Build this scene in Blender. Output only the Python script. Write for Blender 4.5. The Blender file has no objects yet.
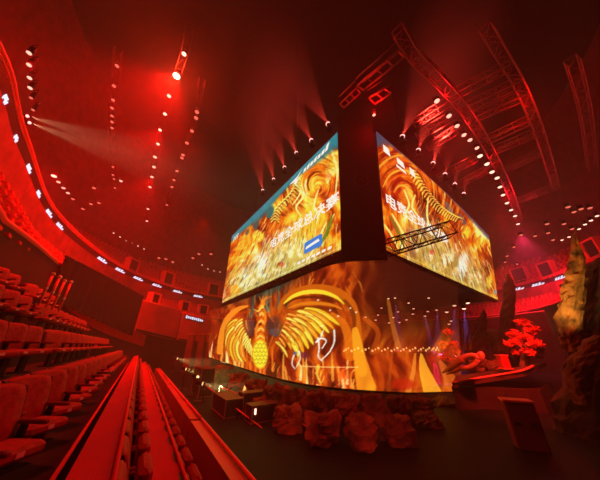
import bpy, math, random
import numpy as np
from mathutils import Vector, Matrix, noise

random.seed(7); RNG = np.random.default_rng(7)
SC = bpy.context.scene; COL = SC.collection
R = math.radians

# ------------------------------------------------------------------ camera
CAMZ = 3.2; FPX = 223.0; PITCH = R(25.2)
CP, SP = math.cos(PITCH), math.sin(PITCH)
cam = bpy.data.cameras.new('camera'); cam.sensor_width = 36; cam.lens = 36 * FPX / 600; cam.clip_end = 400; cam.clip_start = .05
co = bpy.data.objects.new('camera', cam); COL.objects.link(co)
co.location = (0, 0, CAMZ); co.rotation_euler = (math.pi / 2 + PITCH, 0, 0); SC.camera = co

def ray(px, py):
    x, u = px - 300, 240 - py
    return Vector((x, FPX * CP - u * SP, FPX * SP + u * CP))
def at_d(px, py, d):                       # point at a horizontal distance
    r = ray(px, py); k = d / math.hypot(r.x, r.y)
    return Vector((r.x * k, r.y * k, CAMZ + r.z * k))
def at_z(px, py, z):                       # point at a height
    r = ray(px, py); k = (z - CAMZ) / r.z
    return Vector((r.x * k, r.y * k, z))
def proj(p):
    x, y, z = p[0], p[1], p[2] - CAMZ
    dep = y * CP + z * SP
    up = -y * SP + z * CP
    return 300 + FPX * x / dep, 240 - FPX * up / dep, dep

# ------------------------------------------------------------------ materials
def s2l(c):
    return tuple((v / 12.92 if v <= .04045 else ((v + .055) / 1.055) ** 2.4) for v in c)
def mat(name, col, rough=.6, metal=0, nscale=0, namp=.0, bump=0, spec=.4, bscale=None):
    m = bpy.data.materials.new(name); m.use_nodes = True
    nt = m.node_tree; b = nt.nodes['Principled BSDF']
    b.inputs['Base Color'].default_value = (*col, 1); b.inputs['Roughness'].default_value = rough
    b.inputs['Metallic'].default_value = metal; b.inputs['Specular IOR Level'].default_value = spec
    if nscale:
        tc = nt.nodes.new('ShaderNodeTexCoord'); n = nt.nodes.new('ShaderNodeTexNoise')
        n.inputs['Scale'].default_value = nscale; n.inputs['Detail'].default_value = 6
        nt.links.new(tc.outputs['Object'], n.inputs['Vector'])
        rp = nt.nodes.new('ShaderNodeValToRGB')
        rp.color_ramp.elements[0].position = .3; rp.color_ramp.elements[1].position = .7
        rp.color_ramp.elements[0].color = (*[max(0, c * (1 - namp)) for c in col], 1)
        rp.color_ramp.elements[1].color = (*[min(1, c * (1 + namp)) for c in col], 1)
        nt.links.new(n.outputs['Fac'], rp.inputs['Fac']); nt.links.new(rp.outputs['Color'], b.inputs['Base Color'])
        if bump:
            bp = nt.nodes.new('ShaderNodeBump'); bp.inputs['Strength'].default_value = bump
            bp.inputs['Distance'].default_value = .1
            nt.links.new(n.outputs['Fac'], bp.inputs['Height']); nt.links.new(bp.outputs['Normal'], b.inputs['Normal'])
    return m
def emit(name, col, st, sample=False):
    m = bpy.data.materials.new(name); m.use_nodes = True
    nt = m.node_tree; nt.nodes.clear()
    e = nt.nodes.new('ShaderNodeEmission'); e.inputs[0].default_value = (*col, 1); e.inputs[1].default_value = st
    o = nt.nodes.new('ShaderNodeOutputMaterial'); nt.links.new(e.outputs[0], o.inputs[0])
    if not sample: m.cycles.emission_sampling = 'NONE'
    return m

M = dict(
    fabric=mat('red_fabric', (.30, .018, .022), .7, nscale=14, namp=.25, bump=.25),
    fabricfar=mat('balcony_fabric', (.55, .035, .035), .75, nscale=2, namp=.2),
    shell=mat('seat_shell', (.05, .006, .008), .45),
    armrest=mat('dark_red_armrest', (.16, .02, .022), .5),
    plastic=mat('black_plastic', (.008, .007, .007), .6, spec=.2),
    plate=mat('pale_plate', (.75, .72, .74), .3),
    carpet=mat('dark_carpet', (.014, .005, .006), .9, nscale=6, namp=.4),
    ledge=mat('red_laminate', (.52, .014, .018), .42, nscale=1.2, namp=.12),
    trim=mat('pale_red_trim', (.75, .12, .10), .4),
    floor=mat('black_floor', (.008, .006, .007), .6, nscale=1.5, namp=.5, spec=.15),
    wall=mat('dark_red_wall', (.20, .02, .022), .7, nscale=.6, namp=.35),
    walldark=mat('black_red_wall', (.045, .008, .010), .8, nscale=.6, namp=.35),
    wallred=mat('red_barrier_paint', (.55, .03, .03), .55, nscale=.5, namp=.2),
    terrace=mat('terrace_concrete', (.22, .03, .03), .8, nscale=1.0, namp=.4),
    ceil=mat('black_ceiling', (.004, .003, .003), 1, spec=0),
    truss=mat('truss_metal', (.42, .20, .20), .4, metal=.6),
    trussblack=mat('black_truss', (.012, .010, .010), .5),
    black=mat('matt_black', (.008, .007, .007), .8),
    drape=mat('black_drape', (.012, .006, .007), .95, nscale=2, namp=.3),
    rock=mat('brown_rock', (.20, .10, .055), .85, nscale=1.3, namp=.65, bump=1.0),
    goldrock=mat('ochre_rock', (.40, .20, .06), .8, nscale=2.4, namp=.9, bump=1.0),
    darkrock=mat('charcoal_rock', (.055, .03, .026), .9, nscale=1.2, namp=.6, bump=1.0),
    leaf=mat('red_leaf', (.75, .05, .03), .6, nscale=3, namp=.3),
    bark=mat('bark', (.16, .07, .05), .85, nscale=5, namp=.4),
    bone=mat('carved_bone', (.55, .22, .14), .6, nscale=3, namp=.3, bump=.4),
    deck=mat('stage_deck', (.10, .035, .028), .5, nscale=1, namp=.4),
    case=mat('flight_case', (.04, .025, .022), .5),
    lamp=emit('lamp_lens', (1, .42, .30), 1.9),
    lampdim=emit('lamp_lens_dim', (1, .16, .10), 1.1),
    lampwhite=emit('lamp_lens_white', (1, .60, .42), 2.2),
    lampbig=emit('lamp_lens_bright', (1, .78, .55), 6),
    beamlens=emit('beam_lens', (1, .42, .36), 2.4),
    gold=emit('gold_bulb', (1, .55, .18), 1.6),
    mark=emit('ribbon_mark', (.78, .80, 1), 1.25),
    letter=emit('screen_lettering', (1, .93, .80), 1.0),
    badge=emit('blue_badge', (.05, .25, .75), .9),
)

# ------------------------------------------------------------------ mesh builder
class MB:
    def __init__(s): s.v = []; s.f = []; s.sm = []
    def add(s, vs, fs, smooth=False):
        o = len(s.v); s.v += [tuple(v) for v in vs]
        s.f += [tuple(i + o for i in f) for f in fs]; s.sm += [smooth] * len(fs); return s
    def box(s, c, sz, mx=None, taper=1.0):
        x, y, z = sz[0] / 2, sz[1] / 2, sz[2] / 2
        vs = [Vector((a * x * (taper if b > 0 else 1), d * y * (taper if b > 0 else 1), b * z)) for b in (-1, 1) for a, d in ((-1, -1), (1, -1), (1, 1), (-1, 1))]
        if mx: vs = [mx @ v for v in vs]
        vs = [v + Vector(c) for v in vs]
        return s.add(vs, [(3, 2, 1, 0), (4, 5, 6, 7), (0, 1, 5, 4), (1, 2, 6, 5), (2, 3, 7, 6), (3, 0, 4, 7)])
    def rbox(s, c, sz, r=.03, mx=None):                  # box with rounded long edges (chamfered ring section, capped)
        x, y, z = sz[0] / 2, sz[1] / 2, sz[2] / 2
        vs = []
        lv = [(-z, r), (-z + r, 0), (z - r, 0), (z, r)]
        for zz, k in lv:
            X, Y = x - k, y - k
            for a, d in ((-X, -Y + r), (-X + r, -Y), (X - r, -Y), (X, -Y + r), (X, Y - r), (X - r, Y), (-X + r, Y), (-X, Y - r)):
                vs.append(Vector((a, d, zz)))
        if mx: vs = [mx @ v for v in vs]
        vs = [v + Vector(c) for v in vs]
        fs = [tuple(range(7, -1, -1)), tuple(range(24, 32))]
        for l in range(3):
            for i in range(8):
                j = (i + 1) % 8; fs.append((l * 8 + i, l * 8 + j, l * 8 + 8 + j, l * 8 + 8 + i))
        return s.add(vs, fs)
    def tube(s, pts, rad, n=6, cap=True, smooth=True):
        pts = [Vector(p) for p in pts]; rs = rad if isinstance(rad, (list, tuple)) else [rad] * len(pts)
        vs = []; fs = []; prev = None
        for i, p in enumerate(pts):
            t = (pts[min(i + 1, len(pts) - 1)] - pts[max(i - 1, 0)]).normalized()
            up = Vector((0, 0, 1)) if abs(t.z) < .95 else Vector((1, 0, 0))
            if prev is None: a = t.cross(up).normalized()
            else: a = (prev - t * prev.dot(t)).normalized()
            prev = a; b = t.cross(a)
            for k in range(n):
                th = 2 * math.pi * k / n
                vs.append(p + (a * math.cos(th) + b * math.sin(th)) * rs[i])
        for i in range(len(pts) - 1):
            for k in range(n):
                j = (k + 1) % n; fs.append((i * n + k, i * n + j, i * n + n + j, i * n + n + k))
        if cap: fs += [tuple(range(n - 1, -1, -1)), tuple(range((len(pts) - 1) * n, len(pts) * n))]
        return s.add(vs, fs, smooth)
    def ball(s, c, r, n=10, m=6):
        rx, ry, rz = (r, r, r) if not isinstance(r, (tuple, list)) else r
        vs = [(c[0], c[1], c[2] - rz)]
        for i in range(1, m):
            ph = -math.pi / 2 + math.pi * i / m
            for k in range(n):
                th = 2 * math.pi * k / n
                vs.append((c[0] + rx * math.cos(ph) * math.cos(th), c[1] + ry * math.cos(ph) * math.sin(th), c[2] + rz * math.sin(ph)))
        vs.append((c[0], c[1], c[2] + rz)); fs = []
        for k in range(n):
            fs.append((0, 1 + (k + 1) % n, 1 + k)); L = 1 + (m - 2) * n
            fs.append((L + k, L + (k + 1) % n, len(vs) - 1))
        for i in range(m - 2):
            for k in range(n):
                j = (k + 1) % n; fs.append((1 + i * n + k, 1 + i * n + j, 1 + i * n + n + j, 1 + i * n + n + k))
        return s.add(vs, fs, True)
    def prism(s, poly, off):                               # closed slab from a polygon and an offset vector
        n = len(poly); off = Vector(off)
        vs = [Vector(p) for p in poly] + [Vector(p) + off for p in poly]
        fs = [tuple(range(n)), tuple(range(2 * n - 1, n - 1, -1))] + [(i, i + n, (i + 1) % n + n, (i + 1) % n) for i in range(n)]
        return s.add(vs, fs)
    def strip(s, A, B):                                    # quads between two polylines
        n = len(A)
        return s.add(list(A) + list(B), [(i, i + 1, n + i + 1, n + i) for i in range(n - 1)])
    def mesh(s, name, m):
        me = bpy.data.meshes.new(name); me.from_pydata(s.v, [], s.f); me.materials.append(m)
        me.polygons.foreach_set('use_smooth', s.sm); me.update(); return me
    def build(s, name, m, parent=None, origin=None):
        if parent is not None:
            w = parent_world(parent); inv = w.inverted()
            s.v = [tuple(inv @ Vector(v)) for v in s.v]
        elif origin is not None:
            o0 = Vector(origin); s.v = [tuple(Vector(v) - o0) for v in s.v]
        o = bpy.data.objects.new(name, s.mesh(name, m)); COL.objects.link(o)
        if parent is not None: o.parent = parent
        elif origin is not None: o.location = origin
        return o
def parent_world(o):
    m = o.matrix_basis.copy()
    while o.parent is not None: o = o.parent; m = o.matrix_basis @ m
    return m
def tag(o, label=None, cat=None, group=None, kind=None):
    if label: o['label'] = label
    if cat: o['category'] = cat
    if group: o['group'] = group
    if kind: o['kind'] = kind
    return o
def empty(name, loc, label=None, cat=None, group=None, rz=0):
    o = bpy.data.objects.new(name, None); COL.objects.link(o); o.empty_display_size = .2
    o.location = loc; o.rotation_euler = (0, 0, rz); return tag(o, label, cat, group)
def struct(o): o['kind'] = 'structure'; return o
def kids(o, allobs): return [c for c in allobs if c.parent is o]
def copy_tree(o, parent=None):
    c = o.copy(); COL.objects.link(c)
    if parent is not None: c.parent = parent
    for ch in list(o.children): copy_tree(ch, c)
    return c
def cat_rom(P, per=8, closed=False):
    P = [Vector(p) for p in P]; out = []
    for i in range(len(P) - 1):
        p0 = P[max(i - 1, 0)]; p1 = P[i]; p2 = P[i + 1]; p3 = P[min(i + 2, len(P) - 1)]
        for k in range(per):
            t = k / per
            out.append(.5 * ((2 * p1) + (p2 - p0) * t + (2 * p0 - 5 * p1 + 4 * p2 - p3) * t * t + (3 * p1 - p0 - 3 * p2 + p3) * t ** 3))
    out.append(P[-1]); return out
ORD = ['first', 'second', 'third', 'fourth', 'fifth', 'sixth', 'seventh', 'eighth', 'ninth', 'tenth', 'eleventh', 'twelfth',
       'thirteenth', 'fourteenth', 'fifteenth', 'sixteenth']

# ------------------------------------------------------------------ setting: floor, ceiling, bowl
struct(MB().box((8, 28, -.1), (140, 130, .2)).build('floor', M['floor']))
struct(MB().box((8, 28, 44.1), (140, 130, .2)).build('ceiling', M['ceil']))

RIB = cat_rom([(-6.5, -6, 0), (-8.7, -1, 0), (-10.8, 4.25, 0), (-14.15, 8.2, 0), (-20, 16, 0), (-23.9, 27, 0), (-24.1, 37, 0), (-20.8, 46.5, 0), (-12, 55.5, 0),
               (2, 61, 0), (18, 60, 0), (30, 53, 0), (37.2, 44, 0), (39.2, 36, 0), (37.3, 28, 0), (33, 20, 0), (27, 11, 0), (20, 3, 0)], 8)
NRM = []
for i, p in enumerate(RIB):
    t = (RIB[min(i + 1, len(RIB) - 1)] - RIB[max(i - 1, 0)]).normalized()
    NRM.append(Vector((-t.y, t.x, 0)))                     # outward
def shrink(k): return float(np.interp(k, [0, 22, 32, 40], [.2, .25, .6, 1]))   # the middle tier narrows along the left side
def bowl(o, z, i0=0, i1=None):
    i1 = len(RIB) if i1 is None else i1
    return [RIB[i] + NRM[i] * (o * shrink(i) if o < 0 else o) + Vector((0, 0, z)) for i in range(i0, i1)]
def wall_d(px, py):                                        # distance of the bowl's front wall along a bearing
    r = ray(px, py); best = (9, 30)
    for k in range((len(RIB) - 1) * 6):
        p, n = bowl_t(k / 6, FRONT, 0)
        if p.x * r.x + p.y * r.y > 0: best = min(best, (abs(p.x * r.y - p.y * r.x) / (p.length * math.hypot(r.x, r.y)), math.hypot(p.x, p.y)))
    return best[1]
def bowl_t(k, o, z):                                       # fractional index
    i = min(max(int(k), 0), len(RIB) - 2); f = k - i
    p = RIB[i].lerp(RIB[i + 1], f); n = NRM[i].lerp(NRM[i + 1], f).normalized()
    return p + n * (o * shrink(k) if o < 0 else o) + Vector((0, 0, z)), n
def sweep(prof):
    b = MB()
    for (o0, z0), (o1, z1) in zip(prof[:-1], prof[1:]): b.strip(bowl(o0, z0), bowl(o1, z1))
    return b
FRONT = -5.5; MIDZ = 7.7
struct(sweep([(FRONT, 0), (FRONT, MIDZ), (FRONT + .35, MIDZ), (FRONT + .35, MIDZ - .9)]).build('wall_arena', M['walldark']))
prof = [(FRONT + .35, MIDZ - .9)]; MIDROWS = []
for r in range(5):
    o = FRONT + .5 + r * .95; z = MIDZ - .7 + r * .62
    prof += [(o, z), (o + .95, z)]; MIDROWS.append((o + .7, z))
prof += [(prof[-1][0], 12.0), (0, 12.0)]
struct(sweep(prof).build('terrace_middle', M['terrace']))
prof = [(.0, 12.5)]; UPROWS = []
for r in range(9):
    o = .35 + r * .95; z = 12.3 + r * .72
    prof += [(o, z), (o + .95, z)]; UPROWS.append((o + .7, z))
prof += [(prof[-1][0], 21.0), (10.2, 21.0), (10.2, 44)]
struct(sweep(prof).build('terrace_upper', M['terrace']))
b = MB(); b.tube(bowl(FRONT + .17, MIDZ + .12), .14, 8)
struct(b.build('trim_1', M['trim']))
b = MB(); b.tube(bowl(.05, 13.05), .07, 8); b.tube(bowl(.05, 12.85), .04, 6)
struct(b.build('trim_2', M['trim']))
b = MB(); b.tube(bowl(9.2, 20.4), .08, 6)
struct(b.build('trim_3', M['trim']))

# ribbon display: dark board curved round the bowl, glowing white marks on it
rib = empty('ribbon_display', tuple(bowl(-.1, 11.4)[40]), 'dark curved ribbon board with small white marks running round the upper balcony', 'display')
sweep([(-.12, 11.5), (-.12, 12.65), (.02, 12.65), (.02, 11.5), (-.12, 11.5)]).build('board', M['black'], rib)
def nearest_k(px, py, z, o):
    best = (1e9, 0)
    for k in range((len(RIB) - 1) * 4):
        p, n = bowl_t(k / 4, o, z); q = proj(p)
        if q[2] > 0: best = min(best, ((q[0] - px) ** 2 + (q[1] - py) ** 2, k / 4))
    return best[1]
def ribbon_mark(px, py, z, parent, o=-.16, w=1.7, h=.62):
    k = nearest_k(px, py, z, o); p, n = bowl_t(k, o, z); t = Vector((n.y, -n.x, 0))
    b = MB()
    for j, (a, hh, dz) in enumerate(((-.42, .9, 0), (-.14, .55, .18), (.12, 1.0, 0), (.38, .7, -.1))):
        c = p + t * (a * w) + Vector((0, 0, dz * h))
        sl = Vector((0, 0, 1)) * hh * h / 2 + t * .12 * w; wd = t * w * .09
        b.prism([c - sl - wd, c - sl + wd, c + sl + wd, c + sl - wd], -n * .03)
    b.prism([p - t * w * .5 + Vector((0, 0, -h * .1)), p + t * w * .5 + Vector((0, 0, -h * .1)), p + t * w * .5 + Vector((0, 0, h * .1)), p - t * w * .5 + Vector((0, 0, h * .1))], -n * .03)
    b.build('mark', M['mark'], parent)
for px, py in ((3, 55), (11, 98), (19, 138), (30, 168), (41, 192), (51, 211), (60, 226), (102, 262), (120, 271), (138.5, 279), (157, 286), (178, 292), (198, 297),
               (517, 289), (538, 283), (560, 275)):
    ribbon_mark(px, py, 12.1, rib, w=.42 if px < 25 else .8 if px < 45 else 1.2 if px < 65 else 2.0, h=.34 if px < 25 else .5 if px < 65 else .6)

# vomitory portals (pale frames round dark openings) in the upper and middle seating
def portal(px, py, rows, w, h):
    o, z = rows
    k = nearest_k(px, py, z + h * .5, o); p, n = bowl_t(k, o - .5, z); t = Vector((n.y, -n.x, 0))
    d = struct(empty('door_%d' % portal.n, p)); portal.n += 1
    fr = MB()
    for sgn in (-1, 1): fr.prism([p + t * sgn * w / 2 + t * a + Vector((0, 0, zz)) for a, zz in ((-.11, 0), (.11, 0), (.11, h), (-.11, h))], n * .9)
    fr.prism([p + t * (sx * (w / 2 + .11)) + Vector((0, 0, zz)) for sx, zz in ((-1, h), (1, h), (1, h + .2), (-1, h + .2))], n * .9)
    fr.build('frame', M['trim'], d)
    MB().prism([p + n * .25 + t * (sx * w / 2) + Vector((0, 0, zz)) for sx, zz in ((-1, 0), (1, 0), (1, h), (-1, h))], n * .6).build('opening', M['black'], d)
portal.n = 1
PORT = [(133, 262, UPROWS[1], 2.0, 2.3), (167, 279, UPROWS[1], 2.2, 2.6), (214, 289, UPROWS[1], 2.4, 2.8), (155, 292, MIDROWS[2], 1.8, 1.9), (185, 299, MIDROWS[2], 1.8, 1.9),
        (204, 303, MIDROWS[2], 1.8, 1.9), (520, 272, UPROWS[2], 2.4, 2.6), (546, 262, UPROWS[1], 2.2, 2.6), (567, 282, MIDROWS[3], 2.0, 2.0), (592, 240, UPROWS[2], 2.2, 2.6)]
for a in PORT: portal(*a)

# ------------------------------------------------------------------ the stand the photo was taken from
AZ = R(-33.0); A = Vector((math.sin(AZ), math.cos(AZ), 0)); B = Vector((math.cos(AZ), -math.sin(AZ), 0))
def st(t, s, z): return A * t + B * s + Vector((0, 0, z))
ROWS = [  # key, s of the back, step z, t0, t1, aisle gaps, words
    ('C', -1.15, CAMZ - 1.40, 2.2, 25, [(11.2, 12.4)], 'lowest left row'),
    ('B', -2.30, CAMZ - .57, 4.5, 25, [(8.95, 10.1), (17, 18)], 'second row up at left'),
    ('A', -3.50, CAMZ + .46, 7, 21.5, [(11.4, 12.4), (18, 19)], 'third row up at left'),
    ('Z', -4.70, CAMZ + 1.50, 9, 18.5, [(13.2, 14.2)], 'topmost row at left'),
    ('1', .17, CAMZ - 1.86, 2.0, 26.5, [], 'row just beyond the first smooth ledge'),
    ('2', .88, CAMZ - 2.36, 2.2, 26.5, [], 'row just beyond the second smooth ledge'),
]
# stepped terrace under the rows
steps = [(-6.6, CAMZ + 2.3), (-5.3, CAMZ + 1.50), (-4.1, CAMZ + .46), (-2.9, CAMZ - .57), (-1.75, CAMZ - 1.40), (-.45, CAMZ - 1.86), (.40, CAMZ - 2.36), (1.62, 0.0)]
b = MB()
for (s0, z), (s1, _) in zip(steps[:-1], steps[1:]):
    b.prism([st(-4, s0, 0), st(-4, s1, 0), st(-4, s1, z), st(-4, s0, z)], A * 31)
struct(b.build('terrace_lower', M['carpet']))
b = MB()                                                    # pale nosings on the step edges
for (s1, z) in [(steps[i + 1][0], steps[i][1]) for i in range(6)]: b.box(st(11.5, s1 - .03, z + .012), (.05, 31, .02), Matrix.Rotation(-AZ, 3, 'Z'))
struct(b.build('trim_4', M['trim']))

W = .58
def seat_proto(tip=False):
    root = empty('arena_seat', (0, 0, 0))
    sh = MB()                                               # curved upholstered back, front faces +y
    n = 7; vs = []; fs = []
    prof = [(.36, .02, .05), (.50, .0, .07), (.70, -.04, .065), (.88, -.08, .06), (.97, -.10, .05), (1.0, -.115, .02)]
    for zz, yy, th in prof:
        for k in range(n):
            x = -W * .46 + W * .92 * k / (n - 1); e = (2 * k / (n - 1) - 1)
            w = 1 - (.06 if zz > .95 else 0) * abs(e)
            vs.append((x * w, yy + .045 * e * e + th * (1 - .55 * e ** 4), zz - (.03 * e ** 4 if zz > .9 else 0)))
    for zz, yy, th in prof:
        for k in range(n):
            x = -W * .46 + W * .92 * k / (n - 1); e = (2 * k / (n - 1) - 1)
            vs.append((x, yy + .045 * e * e - .02, zz - (.03 * e ** 4 if zz > .9 else 0)))
    L = len(prof); o = n * L
    for i in range(L - 1):
        for k in range(n - 1):
            fs.append((i * n + k + 1, i * n + k, (i + 1) * n + k, (i + 1) * n + k + 1))
    for k in range(n - 1):
        fs.append(((L - 1) * n + k + 1, (L - 1) * n + k, o + (L - 1) * n + k, o + (L - 1) * n + k + 1)); fs.append((k, k + 1, o + k + 1, o + k))
    for i in range(L - 1):
        fs.append((i * n, o + i * n, o + (i + 1) * n, (i + 1) * n)); q = n - 1
        fs.append((o + i * n + q, i * n + q, (i + 1) * n + q, o + (i + 1) * n + q))
    sh.add(vs, fs, True).build('backrest', M['fabric'], root)
    bs = MB(); fs = []                                      # rear shell
    v2 = [(x * 1.09, y - .03, z * 1.01 - .005) for (x, y, z) in vs[o:]]
    for i in range(L - 1):
        for k in range(n - 1): fs.append((i * n + k, i * n + k + 1, (i + 1) * n + k + 1, (i + 1) * n + k))
    bs.add(v2 + [(x, y + .06, z - .012) for x, y, z in v2], fs + [tuple(q + len(v2) for q in reversed(f)) for f in fs] + [(i * n, i * n + n, i * n + n + len(v2), i * n + len(v2)) for i in range(L - 1)] + [(i * n + 2 * n - 1, i * n + n - 1, i * n + n - 1 + len(v2), i * n + 2 * n - 1 + len(v2)) for i in range(L - 1)] + [(len(v2) - n + k, len(v2) - n + k + 1, 2 * len(v2) - n + k + 1, 2 * len(v2) - n + k) for k in range(n - 1)]).build('back_shell', M['shell'], root)
    if tip:
        MB().rbox((0, .155, .60), (W * .86, .12, .42), .035).build('cushion', M['fabric'], root)
    else:
        MB().rbox((0, .30, .43), (W * .86, .46, .12), .035).build('cushion', M['fabric'], root)
        MB().box((0, .535, .43), (.07, .006, .045)).build('number_plate', M['plate'], root)
    for sx in (-1, 1):
        a = MB().rbox((sx * W * .48, .11 if tip else .22, .62), (.055, .2 if tip else .36, .045), .012)
        a.build('armrest', M['armrest'], root)
    p = MB().box((0, .16, .19), (.10, .10, .38)).box((0, .16, .01), (.30, .20, .02))
    p.box((0, .12, .36), (W * .98, .08, .03))
    for sx in (-1, 1): p.box((sx * W * .48, .12, .48), (.03, .08, .26))
    p.build('pedestal', M['plastic'], root)
    return root
proto = seat_proto(); first = True; tipped = None
for key, s, z, t0, t1, gaps, words in ROWS:
    t = t0; i = 0
    while t < t1:
        if not any(a < t < b_ for a, b_ in gaps):
            p = st(t, s, z)
            if proj(p + Vector((0, 0, .8)))[2] > .3:
                if key in '12':
                    if tipped is None: c = tipped = seat_proto(True)
                    else: c = copy_tree(tipped)
                else: c = proto if first else copy_tree(proto); first = False
                c.location = p; c.rotation_euler = (0, 0, -AZ - math.pi / 2 - (R(38) if key in 'CBAZ' else 0))
                side = 'counting away from the camera'
                if i < 14 and key not in '12':
                    c['label'] = 'red arena seat, %s from the near end of the %s' % (ORD[i], words)
                else:
                    c['label'] = ('tipped-up red arena seat in the %s' if key in '12' else 'red arena seat in the %s') % words + (', toward its far end' if key not in '12' else '')
                c['category'] = 'seat'; c['group'] = 'seats in the ' + words
                i += 1
        t += W + (.42 if key in 'CBAZ' else .10)
# long smooth ledges between the rows
def ledge(s0, z0, s1, z1, zb, t0, t1, name, label, cat, m='ledge'):
    root = empty(name, st(t0, (s0 + s1) / 2, zb), label, cat)
    MB().prism([st(t0, s0, z0), st(t0, s1, z1), st(t0, s1, z1 - .06), st(t0, s0, z0 - .06)], A * (t1 - t0)).build('top_panel', M[m], root)
    MB().prism([st(t0, s0 + .03, zb), st(t0, s0 + .08, zb), st(t0, s0 + .08, z0 - .05), st(t0, s0 + .03, z0 - .05)], A * (t1 - t0)).build('back_panel', M['ledge'], root)
    MB().tube([st(t0, s1 + .01, z1 + .01), st(t1, s1 + .01, z1 + .01)], .022, 6).build('edge_strip', M['trim'], root)
    for k in range(8):
        tt = t0 + .3 + (t1 - t0 - .6) * k / 7
        MB().box(st(tt, (s0 + s1) / 2 + .03, (zb + min(z0, z1) - .06) / 2), (.06, .06, min(z0, z1) - .06 - zb)).build('leg', M['plastic'], root)
ledge(-.24, CAMZ - .93, .05, CAMZ - .84, CAMZ - 1.86, 1.5, 27, 'ledge_counter', 'smooth red ledge nearest the camera running toward the far end of the stand', 'counter')
ledge(.42, CAMZ - 1.47, .76, CAMZ - 1.36, CAMZ - 2.36, 1.6, 27, 'ledge_counter', 'second smooth red ledge, running down the stand beside the first', 'counter')
for t0, t1, lb in ((1.5, 8.3, 'near red front barrier of the stand beside the dark floor'), (8.5, 16, 'middle red front barrier of the stand, beyond a narrow gap'), (16.2, 27, 'farthest red front barrier at the end of the stand')):
    root = empty('front_barrier', st(t0, 1.85, 0), lb, 'barrier')
    MB().prism([st(t0, 1.70, .0), st(t0, 1.98, 0), st(t0, 1.98, 1.22), st(t0, 1.70, 1.26)], A * (t1 - t0)).build('panel', M['ledge'], root)
    MB().tube([st(t0, 1.99, 1.27), st(t1, 1.99, 1.27)], .035, 8).build('handrail', M['trim'], root)

# sloping parapet from the middle tier down to the end of the stand
pp = [at_d(x, y, wall_d(x, y) - .5) for x, y in ((60, 279), (70, 289), (83, 303), (110, 322), (146, 337))]
pp = cat_rom(pp, 5); b = MB(); nn = Vector((.8, -.5, 0)) * .25
for i in range(len(pp) - 1):
    dn = Vector((0, 0, -1.0))
    b.prism([pp[i], pp[i + 1], pp[i + 1] + dn, pp[i] + dn], -nn)
b.tube([p + Vector((0, 0, .05)) - nn * .5 for p in pp], .13, 6)
struct(b.build('trim_5', M['ledge']))
# posts of an aisle rail in the left stand
for j, (px, py0, py1) in enumerate(((45, 273, 291), (51.5, 276, 295), (57, 280, 298), (63, 281, 301))):
    d = 12.5 + j * .9; p0 = at_d(px, py1, d); p1 = at_d(px + .8, py0, d)
    root = empty('rail_post', p0, 'thin upright rail post, %s from the left in the upper aisle of the left stand' % ORD[j], 'post', 'aisle rail posts')
    q1 = Vector((p0.x, p0.y, p1.z))
    MB().tube([p0 - Vector((0, 0, .5)), q1], .045, 6).build('pole', M['trim'], root)
    MB().ball(q1, .075).build('cap', M['plate'], root)
    MB().ball(p0 + Vector((0, 0, .1)), .06).build('clamp', M['plate'], root)

# black drape and red barrier panels at the end of the bowl
def hang_panel(name, pts, d, m, label, cat, folds=0):
    P = [at_d(px, py, d if not isinstance(d, list) else d[i]) for i, (px, py) in enumerate(pts)]
    root = empty(name, sum(P, Vector()) / len(P), label, cat)
    return root, P
def quad_sheet(P, nu, nv, amp, per):
    a, b_, c, d_ = P; n = (b_ - a).cross(d_ - a).normalized(); vs = []
    for j in range(nv + 1):
        for i in range(nu + 1):
            u, v = i / nu, j / nv
            vs.append(a.lerp(b_, u).lerp(d_.lerp(c, u), v) + n * amp * math.sin(u * per * 6.283))
    fs = [(j * (nu + 1) + i, j * (nu + 1) + i + 1, (j + 1) * (nu + 1) + i + 1, (j + 1) * (nu + 1) + i) for j in range(nv) for i in range(nu)]
    nb = len(vs); vs2 = vs + [v - n * .06 for v in vs]
    return MB().add(vs2, fs + [tuple(q + nb for q in reversed(f)) for f in fs], True)
P = [at_d(66, 256, wall_d(66, 256) - .6), at_d(143, 296, wall_d(143, 300) - .9), at_d(143, 336, wall_d(143, 300) - .9), at_d(66, 300, wall_d(66, 256) - .6)]
P[3] = Vector((P[0].x, P[0].y, P[3].z)); P[2] = Vector((P[1].x, P[1].y, P[2].z))
root = empty('black_drape', P[3], 'huge black drape hung over the end stand above the left seats', 'drape')
quad_sheet(P, 90, 6, .10, 16).build('cloth', M['drape'], root)
MB().tube([P[0], P[1]], .08, 6).build('hanging_bar', M['trussblack'], root)
def barrier(px0, yt0, yb0, px1, yt1, yb1, d0, d1, label):
    a, c = at_d(px0, yt0, d0), at_d(px1, yt1, d1)
    a0 = Vector((a.x, a.y, at_d(px0, yb0, d0).z)); c0 = Vector((c.x, c.y, at_d(px1, yb1, d1).z))
    root = empty('barrier_panel', (a0 + c0) / 2, label, 'barrier')
    n = (c - a).cross(Vector((0, 0, 1))).normalized()
    MB().prism([a0, c0, c, a], -n * .4).build('panel', M['wallred'], root)
    MB().tube([a - n * .2 + Vector((0, 0, .08)), c - n * .2 + Vector((0, 0, .08))], .12, 8).build('coping', M['trim'], root)
    MB().prism([a0 + n * .02, c0 + n * .02, c0 + n * .02 + Vector((0, 0, .22)), a0 + n * .02 + Vector((0, 0, .22))], n * .08).build('kick_strip', M['black'], root)
    return root, a, c, n
barrier(144, 301, 331, 182, 311, 340, wall_d(144, 310) - 1.2, wall_d(182, 310) - 1.2, 'wide plain red barrier panel right of the black drape')
r2, a, c, n = barrier(184, 313, 340, 222, 323, 346, wall_d(184, 310) - 1.2, wall_d(222, 310) - 1.2, 'red barrier panel with bluish white lit strip along its top')
sp = MB(); a2 = a + (c - a) * .03; c2 = a + (c - a) * .47
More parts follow.
